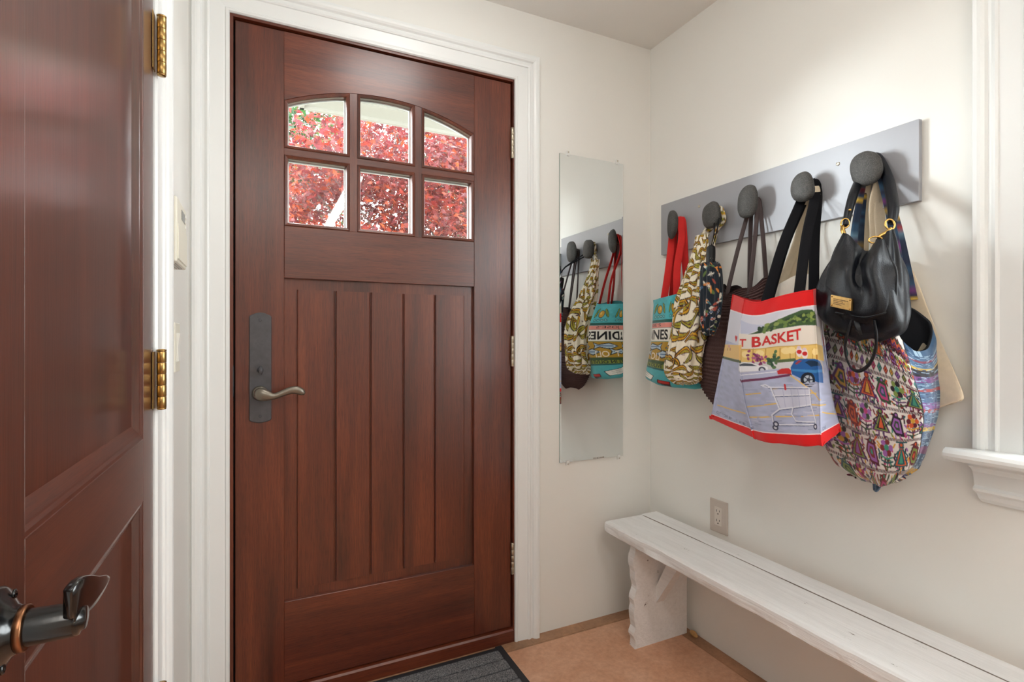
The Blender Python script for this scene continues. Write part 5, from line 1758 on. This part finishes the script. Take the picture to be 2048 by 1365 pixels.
ctrl = [
    [(1.4100, 0.9219, 1.2353), (1.3750, 0.8644, 1.2361), (1.3560, 0.7969, 1.2112), (1.3500, 0.7420, 1.1597), (1.3520, 0.7150, 1.1098), (1.3720, 0.6961, 1.0855), (1.4250, 0.6947, 1.1004), (1.4520, 0.7121, 1.1604), (1.4520, 0.7980, 1.2145)],
    [(1.4000, 0.9321, 1.1398), (1.3560, 0.8589, 1.1381), (1.3360, 0.7910, 1.1269), (1.3340, 0.7310, 1.1005), (1.3420, 0.6982, 1.0686), (1.3780, 0.6869, 1.0546), (1.4280, 0.6890, 1.0629), (1.4560, 0.7046, 1.0882), (1.4540, 0.7991, 1.0995)],
    [(1.3980, 0.9422, 1.0366), (1.3460, 0.8564, 1.0378), (1.3240, 0.7816, 1.0335), (1.3260, 0.7180, 1.0254), (1.3400, 0.6819, 1.0102), (1.3840, 0.6777, 1.0067), (1.4300, 0.6849, 1.0091), (1.4560, 0.7005, 1.0106), (1.4540, 0.7991, 0.9972)],
    [(1.3980, 0.9479, 0.9325), (1.3460, 0.8539, 0.9392), (1.3200, 0.7723, 0.9416), (1.3260, 0.7096, 0.9442), (1.3440, 0.6719, 0.9478), (1.3900, 0.6767, 0.9445), (1.4300, 0.6859, 0.9433), (1.4560, 0.7046, 0.9395), (1.4540, 0.7991, 0.9204)],
    [(1.4020, 0.9507, 0.8460), (1.3540, 0.8512, 0.8493), (1.3300, 0.7735, 0.8552), (1.3360, 0.7107, 0.8673), (1.3540, 0.6789, 0.8851), (1.3960, 0.6887, 0.8823), (1.4300, 0.7003, 0.8800), (1.4520, 0.7195, 0.8750), (1.4520, 0.7980, 0.8568)],
    [(1.4140, 0.9189, 0.7820), (1.3740, 0.8445, 0.7781), (1.3520, 0.7770, 0.7833), (1.3580, 0.7245, 0.8005), (1.3740, 0.7033, 0.8187), (1.4020, 0.7113, 0.8141), (1.4280, 0.7224, 0.8115), (1.4460, 0.7402, 0.8059), (1.4460, 0.8006, 0.7930)],
    [(1.4240, 0.8819, 0.7565), (1.3960, 0.8290, 0.7536), (1.3840, 0.7883, 0.7523), (1.3880, 0.7572, 0.7668), (1.3960, 0.7426, 0.7839), (1.4120, 0.7467, 0.7836), (1.4260, 0.7541, 0.7804), (1.4360, 0.7662, 0.7765), (1.4360, 0.8070, 0.7607)]]
P = net_surface(pinch(ctrl, 0.1, -0.004), 400, 520)
P = wrinkle(P, True, 0.0035, 6, 11, 71, 0.1)
P = wrinkle(P, True, 0.0012, 16, 30, 72)
S1 = np.interp(np.arange(520) / 520 * 9, np.arange(10), [0.02, .20, .42, .64, .80, .90, .99, .99, .5, .02])
T1 = np.interp(np.linspace(0, 7, 400), np.arange(8), [0.0, .16, .36, .58, .78, .93, .985, 1.0])
S_, T_ = np.meshgrid(S1, T1)
T_ = np.clip(T_ - 0.16 * (np.minimum(S_, 0.8) - 0.3), 0, 1)          # the bands run downhill
wv = empty('woven_bag', (1.40, 0.80, 0.80))
tag(wv, 'white woven bag embroidered with colourful figures and blue striped side panel', 'bag')
grid_mesh('bag_body', P, WOVENM, wv, closed_u=True, colors=cv.sample(S_, T_))
NAVYIN = mat_plain('dark_bag_lining', srgb(20, 22, 30), 0.8)
lining('lining', P, NAVYIN, wv, 110, 0.006)
# small striped cloth tab at its foot
pt = np.array((1.3950, 0.7934, 0.7522))
sweep('pull_tab', [pt + [0, 0.012, 0.008], pt + [-0.002, 0.008, -0.006], pt + [-0.004, 0.006, -0.018], pt + [-0.002, 0.001, -0.012], pt + [0, -0.006, 0.006]], [0.012, 0.012, 0.010, 0.012, 0.012], 0.003, mat_plain('blue_tab', srgb(84, 104, 126), 0.9, noise=0.3, nscale=200), wv, hint=(0.5, 0.85, 0.2), shape='rect')
cs_ = Canvas(64, 400, col(30, 44, 66), 0.2)
for k in range(46):
    y = k / 46
    cs_.line([(0, y), (1, y)], rg.uniform(.006, .018), [col(40, 70, 96), col(110, 50, 110), col(196, 160, 60), col(30, 36, 60), col(150, 60, 66), col(90, 120, 140)][[0, 0, 3, 0, 1, 3, 2, 0, 4, 5][k % 10]])
for (xt, l, r_) in ((1.453, (1.4000, 0.8670, 1.2701), (1.3800, 0.7276, 1.2072)), (1.462, (1.4400, 0.8680, 1.2789), (1.4460, 0.7424, 1.2104))):
    l, r_ = np.array(l), np.array(r_)
    top = np.array([xt, y5, 1.582])
    printed_band('strap', wv, [l, l * 0.5 + top * 0.5 + [0, 0.014, -0.01], top + [0, 0.022, -0.05], top + [0, 0.014, -0.010], top, top + [0, -0.014, -0.010], top + [0, -0.022, -0.05], r_ * 0.5 + top * 0.5 + [0, -0.012, 0.0], r_], [0.020, 0.018, 0.016, 0.016, 0.016, 0.016, 0.016, 0.020, 0.022], 0.005, cs_, 1.6)

# ------------------------------------------------------------------ 9 black leather handbag
LEATHER = mat_plain('black_leather', srgb(11, 14, 21), 0.34, noise=0.25, nscale=25, bump=0.28, bscale=420, spec=0.34)
GOLD = mat_plain('gold_hardware', srgb(204, 164, 94), 0.25, 1.0)
hb_ = empty('handbag', (1.34, 0.80, 1.08))
tag(hb_, 'black leather handbag with gold hardware and nameplate on the outermost stone peg', 'handbag')
rows = [(0.8558, 0.7348, 1.3511, 1.3450, 0.0200), (0.8624, 0.7176, 1.3262, 1.3350, 0.0340), (0.8749, 0.6991, 1.2823, 1.3220, 0.0480), (0.8856, 0.6856, 1.2331, 1.3120, 0.0580), (0.8802, 0.6775, 1.1843, 1.3080, 0.0620), (0.8630, 0.6836, 1.1505, 1.3120, 0.0560), (0.8412, 0.7053, 1.1266, 1.3180, 0.0420), (0.8150, 0.7452, 1.1110, 1.3260, 0.0180)]
P, th = loft_ellipses(rows, 200, 300, 0.95)
tt_ = np.linspace(0, 1, 200)[:, None]
P[..., 2] += (0.020 * np.cos(2 * th))[None] * np.clip(1 - tt_ * 3, 0, 1)
fold = 0.006 * np.sin(4 * th[None] + 1.5 * np.sin(4 * tt_)) + 0.004 * np.sin(7 * th[None] - 3 * tt_ + 1) + 0.002 * np.sin(13 * th[None] + 6 * tt_)
P = P + normals(P, True) * (fold * np.clip(1.3 - tt_, 0.25, 1))[..., None]
P = wrinkle(P, True, 0.0035, 7, 14, 91)
grid_mesh('bag_body', P, LEATHER, hb_, closed_u=True)
lining('lining', P, NAVYIN, hb_, 40, 0.006)
flap = [
    [(1.3220, 0.8361, 1.3812), (1.3120, 0.8162, 1.3717), (1.3040, 0.7931, 1.3499), (1.3120, 0.7733, 1.3244), (1.3020, 0.7505, 1.3355), (1.3060, 0.7394, 1.3433), (1.3180, 0.7352, 1.3459)],
    [(1.3000, 0.8448, 1.3319), (1.2860, 0.8158, 1.3241), (1.2760, 0.7831, 1.3066), (1.2920, 0.7742, 1.2933), (1.2680, 0.7352, 1.3028), (1.2760, 0.7182, 1.3031), (1.2980, 0.7113, 1.3037)],
    [(1.2840, 0.8497, 1.2877), (1.2640, 0.8103, 1.2781), (1.2620, 0.7815, 1.2710), (1.2860, 0.7740, 1.2596), (1.2520, 0.7347, 1.2696), (1.2620, 0.7103, 1.2639), (1.2880, 0.6975, 1.2639)],
    [(1.2720, 0.8521, 1.2397), (1.2540, 0.8076, 1.2302), (1.2500, 0.7741, 1.2237), (1.2560, 0.7526, 1.2210), (1.2460, 0.7203, 1.2191), (1.2540, 0.6995, 1.2189), (1.2800, 0.6901, 1.2258)],
    [(1.2680, 0.8468, 1.2055), (1.2520, 0.8039, 1.1938), (1.2480, 0.7705, 1.1847), (1.2500, 0.7468, 1.1789), (1.2480, 0.7193, 1.1797), (1.2560, 0.6985, 1.1866), (1.2800, 0.6931, 1.1993)],
    [(1.2700, 0.8430, 1.1904), (1.2560, 0.8040, 1.1771), (1.2520, 0.7719, 1.1685), (1.2540, 0.7480, 1.1641), (1.2520, 0.7216, 1.1664), (1.2600, 0.7049, 1.1748), (1.2820, 0.7004, 1.1886)]]
P = net_surface(flap, 110, 150, closed=False)
P = wrinkle(P, False, 0.0025, 6, 8, 93)
grid_mesh('flap', P, LEATHER, hb_, thickness=0.0035)
rim = np.concatenate([P[::10, 0], P[-1, 8:-8:8], P[::-10, -1]], 0) + [-0.0015, -0.001, 0]
sweep('flap_piping', rim, 0.0048, 0.0048, LEATHER, hb_, hint=(0.7, 0.7, 0.1), n=8, samples=140)
# tubular handle over the peg
sweep('handle', [(1.3520, 0.8474, 1.4038), (1.3680, 0.8510, 1.4408), (1.3940, 0.8555, 1.4875), (1.4380, 0.8668, 1.5354), (1.456, 0.860, 1.574), (1.459, 0.845, 1.594), (1.456, 0.828, 1.586), (1.4460, 0.8018, 1.5315), (1.4160, 0.7759, 1.4791), (1.3780, 0.7495, 1.4257), (1.3620, 0.7441, 1.3917)],
      [0.017, 0.021, 0.024, 0.024, 0.022, 0.020, 0.022, 0.026, 0.027, 0.026, 0.020], [0.015, 0.019, 0.022, 0.022, 0.020, 0.018, 0.020, 0.022, 0.023, 0.022, 0.017], LEATHER, hb_, hint=(0.4, 0.9, 0), n=16, samples=80)


def ring(parent, c, ru, rv, e1, e2, t, name='gold_ring'):
    c, e1, e2 = np.array(c), np.array(e1, float), np.array(e2, float)
    e1 /= np.linalg.norm(e1); e2 /= np.linalg.norm(e2)
    pts = [c + e1 * ru * math.cos(a) + e2 * rv * math.sin(a) for a in np.arange(12) * math.pi / 6]
    return sweep(name, pts, t, t, GOLD, parent, hint=np.cross(e1, e2), n=10, samples=36, closed=True)


SIDE = (0.62, -0.78, 0.0)
ring(hb_, (1.3480, 0.8474, 1.4098), 0.009, 0.012, SIDE, (0.1, 0, 1), 0.0042)
ring(hb_, (1.3420, 0.8462, 1.3912), 0.008, 0.012, (0.9, 0.4, 0), (0.1, 0.1, 1), 0.0040)
sweep('gold_clasp', [(1.3440, 0.8526, 1.4041), (1.3360, 0.8450, 1.3891), (1.3320, 0.8374, 1.3747)], [0.006, 0.011, 0.008], [0.005, 0.008, 0.006], GOLD, hb_, hint=SIDE, n=12)
ring(hb_, (1.3520, 0.7431, 1.3869), 0.009, 0.013, SIDE, (0.1, 0.2, 1), 0.0046)
sweep('gold_clasp', [(1.3460, 0.7365, 1.3768), (1.3360, 0.7419, 1.3663), (1.3280, 0.7497, 1.3599), (1.3220, 0.7541, 1.3542)], [0.006, 0.009, 0.008, 0.005], [0.005, 0.007, 0.006, 0.004], GOLD, hb_, hint=(0.2, 0, 1), n=12)
ring(hb_, (1.3140, 0.7540, 1.3488), 0.0135, 0.0085, SIDE, (0.2, 0.2, 1), 0.0036)
for u_c in ((1.3520, 0.8373, 1.4425), (1.3120, 0.8211, 1.3577)):
    bm = bmesh.new()
    lathe(bm, [(0, 0.004), (0.0022, 0.0035), (0.0034, 0.001), (0.0034, -0.004), (0, -0.004)], u_c, (-0.75, -0.65, 0), 14)
    obj_bm('gold_stud', bm, GOLD, hb_, True)
# nameplate riveted on the flap
pA, pB, pC, pD = [np.array(q) for q in ((1.2460, 0.8159, 1.2210), (1.2400, 0.7633, 1.2074), (1.2400, 0.7645, 1.1807), (1.2460, 0.8171, 1.1932))]
ex, ey = pB - pA, pD - pA
nz_ = np.cross(ex, ey); nz_ /= np.linalg.norm(nz_)
if nz_[0] > 0:
    nz_ = -nz_
def plate(name, a0, a1, b0, b1, d0, d1, mat, parent):
    bm = bmesh.new()
    v = [bm.verts.new(pA + ex * a + ey * b + nz_ * d) for d in (d0, d1) for a, b in ((a0, b0), (a1, b0), (a1, b1), (a0, b1))]
    for f in ((0, 1, 2, 3), (7, 6, 5, 4), (0, 4, 5, 1), (1, 5, 6, 2), (2, 6, 7, 3), (3, 7, 4, 0)):
        bm.faces.new([v[i] for i in f])
    return obj_bm(name, bm, mat, parent)
PLATEM = mat_plain('engraved_gold_plate', srgb(208, 168, 106), 0.32, 1.0, noise=0.12, nscale=120)
pl = plate('nameplate', 0, 1, 0, 1, -0.004, 0.0016, PLATEM, hb_)
for a, b in ((.06, .12), (.94, .12), (.94, .88), (.06, .88)):
    bm = bmesh.new()
    lathe(bm, [(0.0022, 0), (0.0018, 0.0010), (0, 0.0014)], tuple(pA + ex * a + ey * b + nz_ * 0.0016), tuple(nz_), 12)
    obj_bm('rivet', bm, GOLD, pl, True)
INK = mat_plain('engraved_ink', srgb(70, 50, 30), 0.6)
for k, (a1, n_) in enumerate(((.86, 12), (.62, 8), (.70, 9), (.55, 7))):
    for q in range(n_):
        w_ = (a1 - .14) / n_
        plate('engraved_letter', .14 + q * w_, .14 + q * w_ + w_ * .6, .26 + .14 * k, .26 + .14 * k + .07, 0.0015, 0.0019, INK, pl)
# hanging loop strap below the flap
sweep('loop_strap', [(1.2620, 0.7769, 1.1665), (1.2620, 0.7862, 1.1336), (1.2720, 0.7997, 1.0881), (1.2840, 0.7952, 1.0483), (1.2860, 0.7740, 1.0385), (1.2840, 0.7501, 1.0561), (1.2760, 0.7322, 1.0915), (1.2680, 0.7265, 1.1258), (1.2620, 0.7274, 1.1577)], 0.017, 0.004, LEATHER, hb_, hint=(0.75, 0.6, 0.2), shape='rect', samples=60)
sweep('loop_strap', [(1.2640, 0.7688, 1.1662), (1.2560, 0.7594, 1.1413), (1.2620, 0.7562, 1.1215)], [0.012, 0.011, 0.006], 0.004, LEATHER, hb_, hint=(0.6, -0.78, 0), shape='rect', samples=16)


# ================================================================== OUTSIDE
GRAVEL = mat_plain('garden_ground', srgb(84, 86, 70), 0.9, noise=0.15, nscale=14)
gr = box('ground', -14, 18, WY + 0.25, 30, -0.26, -0.16, GRAVEL)
structure(gr, 'dull garden ground outside the front door', 'ground')
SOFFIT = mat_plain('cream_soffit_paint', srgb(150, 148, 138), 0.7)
pr = empty('porch_roof', (1.4, 2.4, 2.35))
tag(pr, 'cream porch eave seen through the upper door panes', 'porch roof')
box('soffit', 0.21, 3.6, WY + 0.15, 2.98, 2.352, 2.372, SOFFIT, pr)
box('fascia', 0.19, 3.6, 2.98, 3.005, 2.335, 2.52, SOFFIT, pr)
box('fascia', 0.185, 0.21, WY + 0.15, 3.005, 2.335, 2.52, SOFFIT, pr)
box('soffit_trim', 0.212, 3.6, 2.80, 2.83, 2.338, 2.352, SOFFIT, pr)
box('wall_trim', 0.212, 3.6, WY + 0.16, WY + 0.20, 2.30, 2.352, SOFFIT, pr)


def mat_leaf(name, gloss, trans):
    m = bpy.data.materials.new(name)
    m.use_nodes = True
    nt = m.node_tree
    b = nt.nodes['Principled BSDF']
    at = N(nt, 'ShaderNodeAttribute', attribute_name='print')
    nt.links.new(at.outputs['Color'], b.inputs['Base Color'])
    b.inputs['Roughness'].default_value = gloss
    tr = N(nt, 'ShaderNodeBsdfTranslucent')
    hs = N(nt, 'ShaderNodeHueSaturation', Saturation=1.1, Value=1.25)
    nt.links.new(at.outputs['Color'], hs.inputs['Color'])
    nt.links.new(hs.outputs['Color'], tr.inputs['Color'])
    mx = N(nt, 'ShaderNodeMixShader', Fac=trans)
    out = nt.nodes['Material Output']
    nt.links.new(b.outputs['BSDF'], mx.inputs[1])
    nt.links.new(tr.outputs['BSDF'], mx.inputs[2])
    nt.links.new(mx.outputs['Shader'], out.inputs['Surface'])
    return m


MAPLE = mat_leaf('red_maple_leaf', 0.28, 0.45)
GREEN = mat_leaf('green_leaf', 0.45, 0.4)
BARK = mat_plain('grey_brown_bark', srgb(84, 74, 68), 0.8, noise=0.3, nscale=30, bump=0.5, bscale=60)

LEAF2D = []
for k in range(5):          # five pointed lobes, the middle one longest
    a = math.radians(90 + (k - 2) * -52)
    L = (0.62, 0.9, 1.0, 0.9, 0.62)[k]
    LEAF2D.append((math.cos(a + 0.16) * L * 0.55, math.sin(a + 0.16) * L * 0.55))
    LEAF2D.append((math.cos(a) * L, math.sin(a) * L))
    LEAF2D.append((math.cos(a - 0.16) * L * 0.55, math.sin(a - 0.16) * L * 0.55))
    if k < 4:
        an = a - math.radians(26)
        LEAF2D.append((math.cos(an) * 0.27, math.sin(an) * 0.27))
LEAF2D.append((0.03, -0.75)); LEAF2D.append((-0.03, -0.75))
LEAFP = np.array([(0, 0, 0)] + [(x, y, -0.18 * (x * x + y * y)) for x, y in LEAF2D])
LEAFF = [(0, i, i + 1) for i in range(1, len(LEAF2D))] + [(0, len(LEAF2D), 1)]
GLP = np.array([(0, -1, 0), (0.42, -0.1, 0.12), (0, 1, -0.1), (-0.42, -0.1, 0.12), (0, 0, 0)])
GLF = [(4, 0, 1), (4, 1, 2), (4, 2, 3), (4, 3, 0)]


def rotmats(n, rg, tilt):
    z = rg.normal(0, tilt, (n, 3)) + np.array([0, 0, 1.0])
    z /= np.linalg.norm(z, axis=1, keepdims=True)
    a = rg.normal(0, 1, (n, 3))
    x = np.cross(a, z)
    x /= np.linalg.norm(x, axis=1, keepdims=True)
    y = np.cross(z, x)
    return np.stack([x, y, z], 2)


def leaf_cloud(name, pts, size, cols_, base, faces, mat, parent, rg, tilt):
    n, k = len(pts), len(base)
    R = rotmats(n, rg, tilt)
    S = size * rg.uniform(0.7, 1.2, n)
    V = np.einsum('nij,kj->nki', R, base) * S[:, None, None] + pts[:, None, :]
    F = (np.array(faces)[None] + (np.arange(n) * k)[:, None, None]).reshape(-1, 3)
    me = bpy.data.meshes.new(name)
    me.from_pydata(V.reshape(-1, 3).tolist(), [], F.tolist())
    at = me.attributes.new('print', 'FLOAT_COLOR', 'POINT')
    c4 = np.concatenate([np.repeat(cols_, k, 0), np.ones((n * k, 1))], 1).astype(np.float32)
    at.data.foreach_set('color', c4.ravel())
    me.materials.append(mat)
    o = bpy.data.objects.new(name, me)
    link(o, parent)
    o.matrix_parent_inverse = Matrix.Translation(-parent_loc(parent))
    o['kind'] = 'stuff'
    return o


REDS = 0.018 + 0.95 * np.array([srgb(*c)[:3] for c in ((112, 36, 36), (98, 32, 38), (128, 42, 34), (140, 56, 34), (86, 32, 38), (118, 46, 46), (150, 66, 36), (104, 44, 50))])
GREENS = 0.8 * np.array([srgb(*c)[:3] for c in ((46, 82, 44), (58, 98, 52), (72, 110, 58), (40, 72, 48))])
rg = np.random.default_rng(5)
mt = empty('maple_tree', (1.55, 4.5, -0.2))
tag(mt, 'red-leaved maple tree seen through the door panes', 'tree')
trunk = sweep('trunk', [(1.55, 4.5, -0.25), (1.53, 4.48, 0.4), (1.50, 4.45, 1.0), (1.48, 4.42, 1.35)], [0.10, 0.085, 0.075, 0.06], [0.10, 0.085, 0.075, 0.06], BARK, mt, hint=(1, 0, 0), n=10)
sprays = []
tips = [(0.1, 4.2, 2.5), (0.5, 3.8, 2.2), (0.9, 3.9, 2.7), (1.2, 4.1, 2.35), (1.75, 4.2, 2.6), (2.2, 4.4, 2.4), (0.7, 4.6, 3.0), (1.4, 4.7, 3.1), (1.0, 4.3, 1.9), (1.7, 3.9, 2.1), (-0.2, 4.6, 2.1), (2.5, 4.8, 2.9)]
for i, tp in enumerate(tips):
    s = np.array([1.48, 4.42, 1.30])
    e = np.array(tp)
    mid = (s + e) / 2 + rg.normal(0, 0.09, 3) + np.array([0, 0, -0.05])
    q1 = s * 0.75 + mid * 0.25 + rg.normal(0, 0.02, 3)
    br = sweep('branch', [s, q1, mid, (mid + e) / 2 + rg.normal(0, 0.05, 3), e], [0.036, 0.028, 0.02, 0.013, 0.006], [0.036, 0.028, 0.02, 0.013, 0.006], BARK, mt, hint=(0, 1, 0), n=7, samples=22)
    bm = bmesh.new()
    for k in range(9):
        f = rg.uniform(0.35, 1.0)
        a = mid * (1 - f) + e * f
        b = a + rg.normal(0, 0.22, 3) + np.array([0, 0, 0.06])
        c = b + (b - a) * 0.6 + rg.normal(0, 0.05, 3)
        sweep('twig', [a, (a + b) / 2 + rg.normal(0, 0.02, 3), b, c], [0.007, 0.0055, 0.004, 0.002], [0.007, 0.0055, 0.004, 0.002], BARK, None, hint=(0, 1, 0), n=5, samples=10, bm=bm)
        sprays += [b, c]
    obj_bm('twig', bm, BARK, br, True)['kind'] = 'stuff'
while len(sprays) < 700:
    p = np.array([rg.uniform(-0.5, 2.9), rg.uniform(3.55, 5.2), rg.uniform(1.55, 3.15)])
    if p[2] < 2.35 + 0.9 * max(p[0], 0.0) and ((p[0] - 1.2) / 1.8) ** 2 + ((p[1] - 4.4) / 1.0) ** 2 + ((p[2] - 2.2) / 1.15) ** 2 < 1:
        sprays.append(p)
sprays = np.array(sprays)
per = 46
pts = (sprays[:, None, :] + rg.normal(0, 1, (len(sprays), per, 3)) * np.array([0.14, 0.14, 0.06])).reshape(-1, 3)
keep = ~((pts[:, 2] > 2.25) & (pts[:, 1] < 3.08))
pts = pts[keep]
tone = np.repeat(rg.integers(0, 8, len(sprays)), per)[keep]
tone = np.where(rg.random(len(pts)) < 0.5, rg.integers(0, 8, len(pts)), tone)
lc = REDS[tone] * rg.uniform(0.8, 1.25, (len(pts), 1))
# the 300 nearest leaves in the line of sight of the panes are single leaves, the rest one mass
ax = pts[:, 0] / pts[:, 1]
az = (pts[:, 2] - 1.111) / pts[:, 1]
vis = (ax > 0.03) & (ax < 0.40) & (az > 0.20) & (az < 0.43)
order = np.argsort(np.where(vis, pts[:, 1], 99))
near, rest = order[:300], order[300:]
leaf_cloud('foliage', pts[rest], 0.036, lc[rest], LEAFP, LEAFF, MAPLE, mt, rg, 0.75)
leaf_meshes = []
for k in range(12):
    me = bpy.data.meshes.new('leaf')
    bend = LEAFP.copy()
    bend[:, 2] *= rg.uniform(0.4, 2.2)
    me.from_pydata(bend.tolist(), [], LEAFF)
    at = me.attributes.new('print', 'FLOAT_COLOR', 'POINT')
    cc = np.append(REDS[k % 8] * rg.uniform(0.8, 1.2), 1.0)
    at.data.foreach_set('color', np.tile(cc, len(LEAFP)).astype(np.float32))
    me.materials.append(MAPLE)
    leaf_meshes.append(me)
RM = rotmats(300, rg, 0.75)
for j, i in enumerate(near):
    o = bpy.data.objects.new('leaf', leaf_meshes[j % 12])
    M = Matrix([list(r) for r in RM[j]]).to_4x4()
    o.matrix_local = Matrix.Translation(Vector(pts[i]) - Vector(mt.location)) @ M @ Matrix.Scale(float(0.036 * rg.uniform(0.75, 1.25)), 4)
    link(o, mt)

for (cx, cy, cz, rx, ry, rz, ns, lab) in ((-0.6, 8.6, 4.0, 1.9, 1.2, 2.3, 300, 'green leafy tree behind the left door panes'), (4.9, 10.5, 4.6, 2.2, 1.5, 2.0, 220, 'green leafy tree far behind the maple crown')):
    gt = empty('green_tree', (cx, cy, -0.2))
    tag(gt, lab, 'tree', 'green trees beyond the maple')
    sweep('trunk', [(cx, cy, -0.25), (cx + 0.1, cy, 1.5), (cx, cy, cz)], [0.25, 0.2, 0.08], [0.25, 0.2, 0.08], BARK, gt, hint=(1, 0, 0), n=10)
    d = rg.normal(0, 1, (ns, 3))
    d /= np.linalg.norm(d, axis=1, keepdims=True)
    ctr = np.array([cx, cy, cz]) + d * rg.uniform(0.45, 1, (ns, 1)) * np.array([rx, ry, rz])
    pg = (ctr[:, None, :] + rg.normal(0, 1, (ns, 50, 3)) * 0.24).reshape(-1, 3)
    gc = GREENS[rg.integers(0, 4, len(pg))] * rg.uniform(0.7, 1.3, (len(pg), 1))
    leaf_cloud('foliage', pg, 0.085, gc, GLP, GLF, GREEN, gt, rg, 0.9)
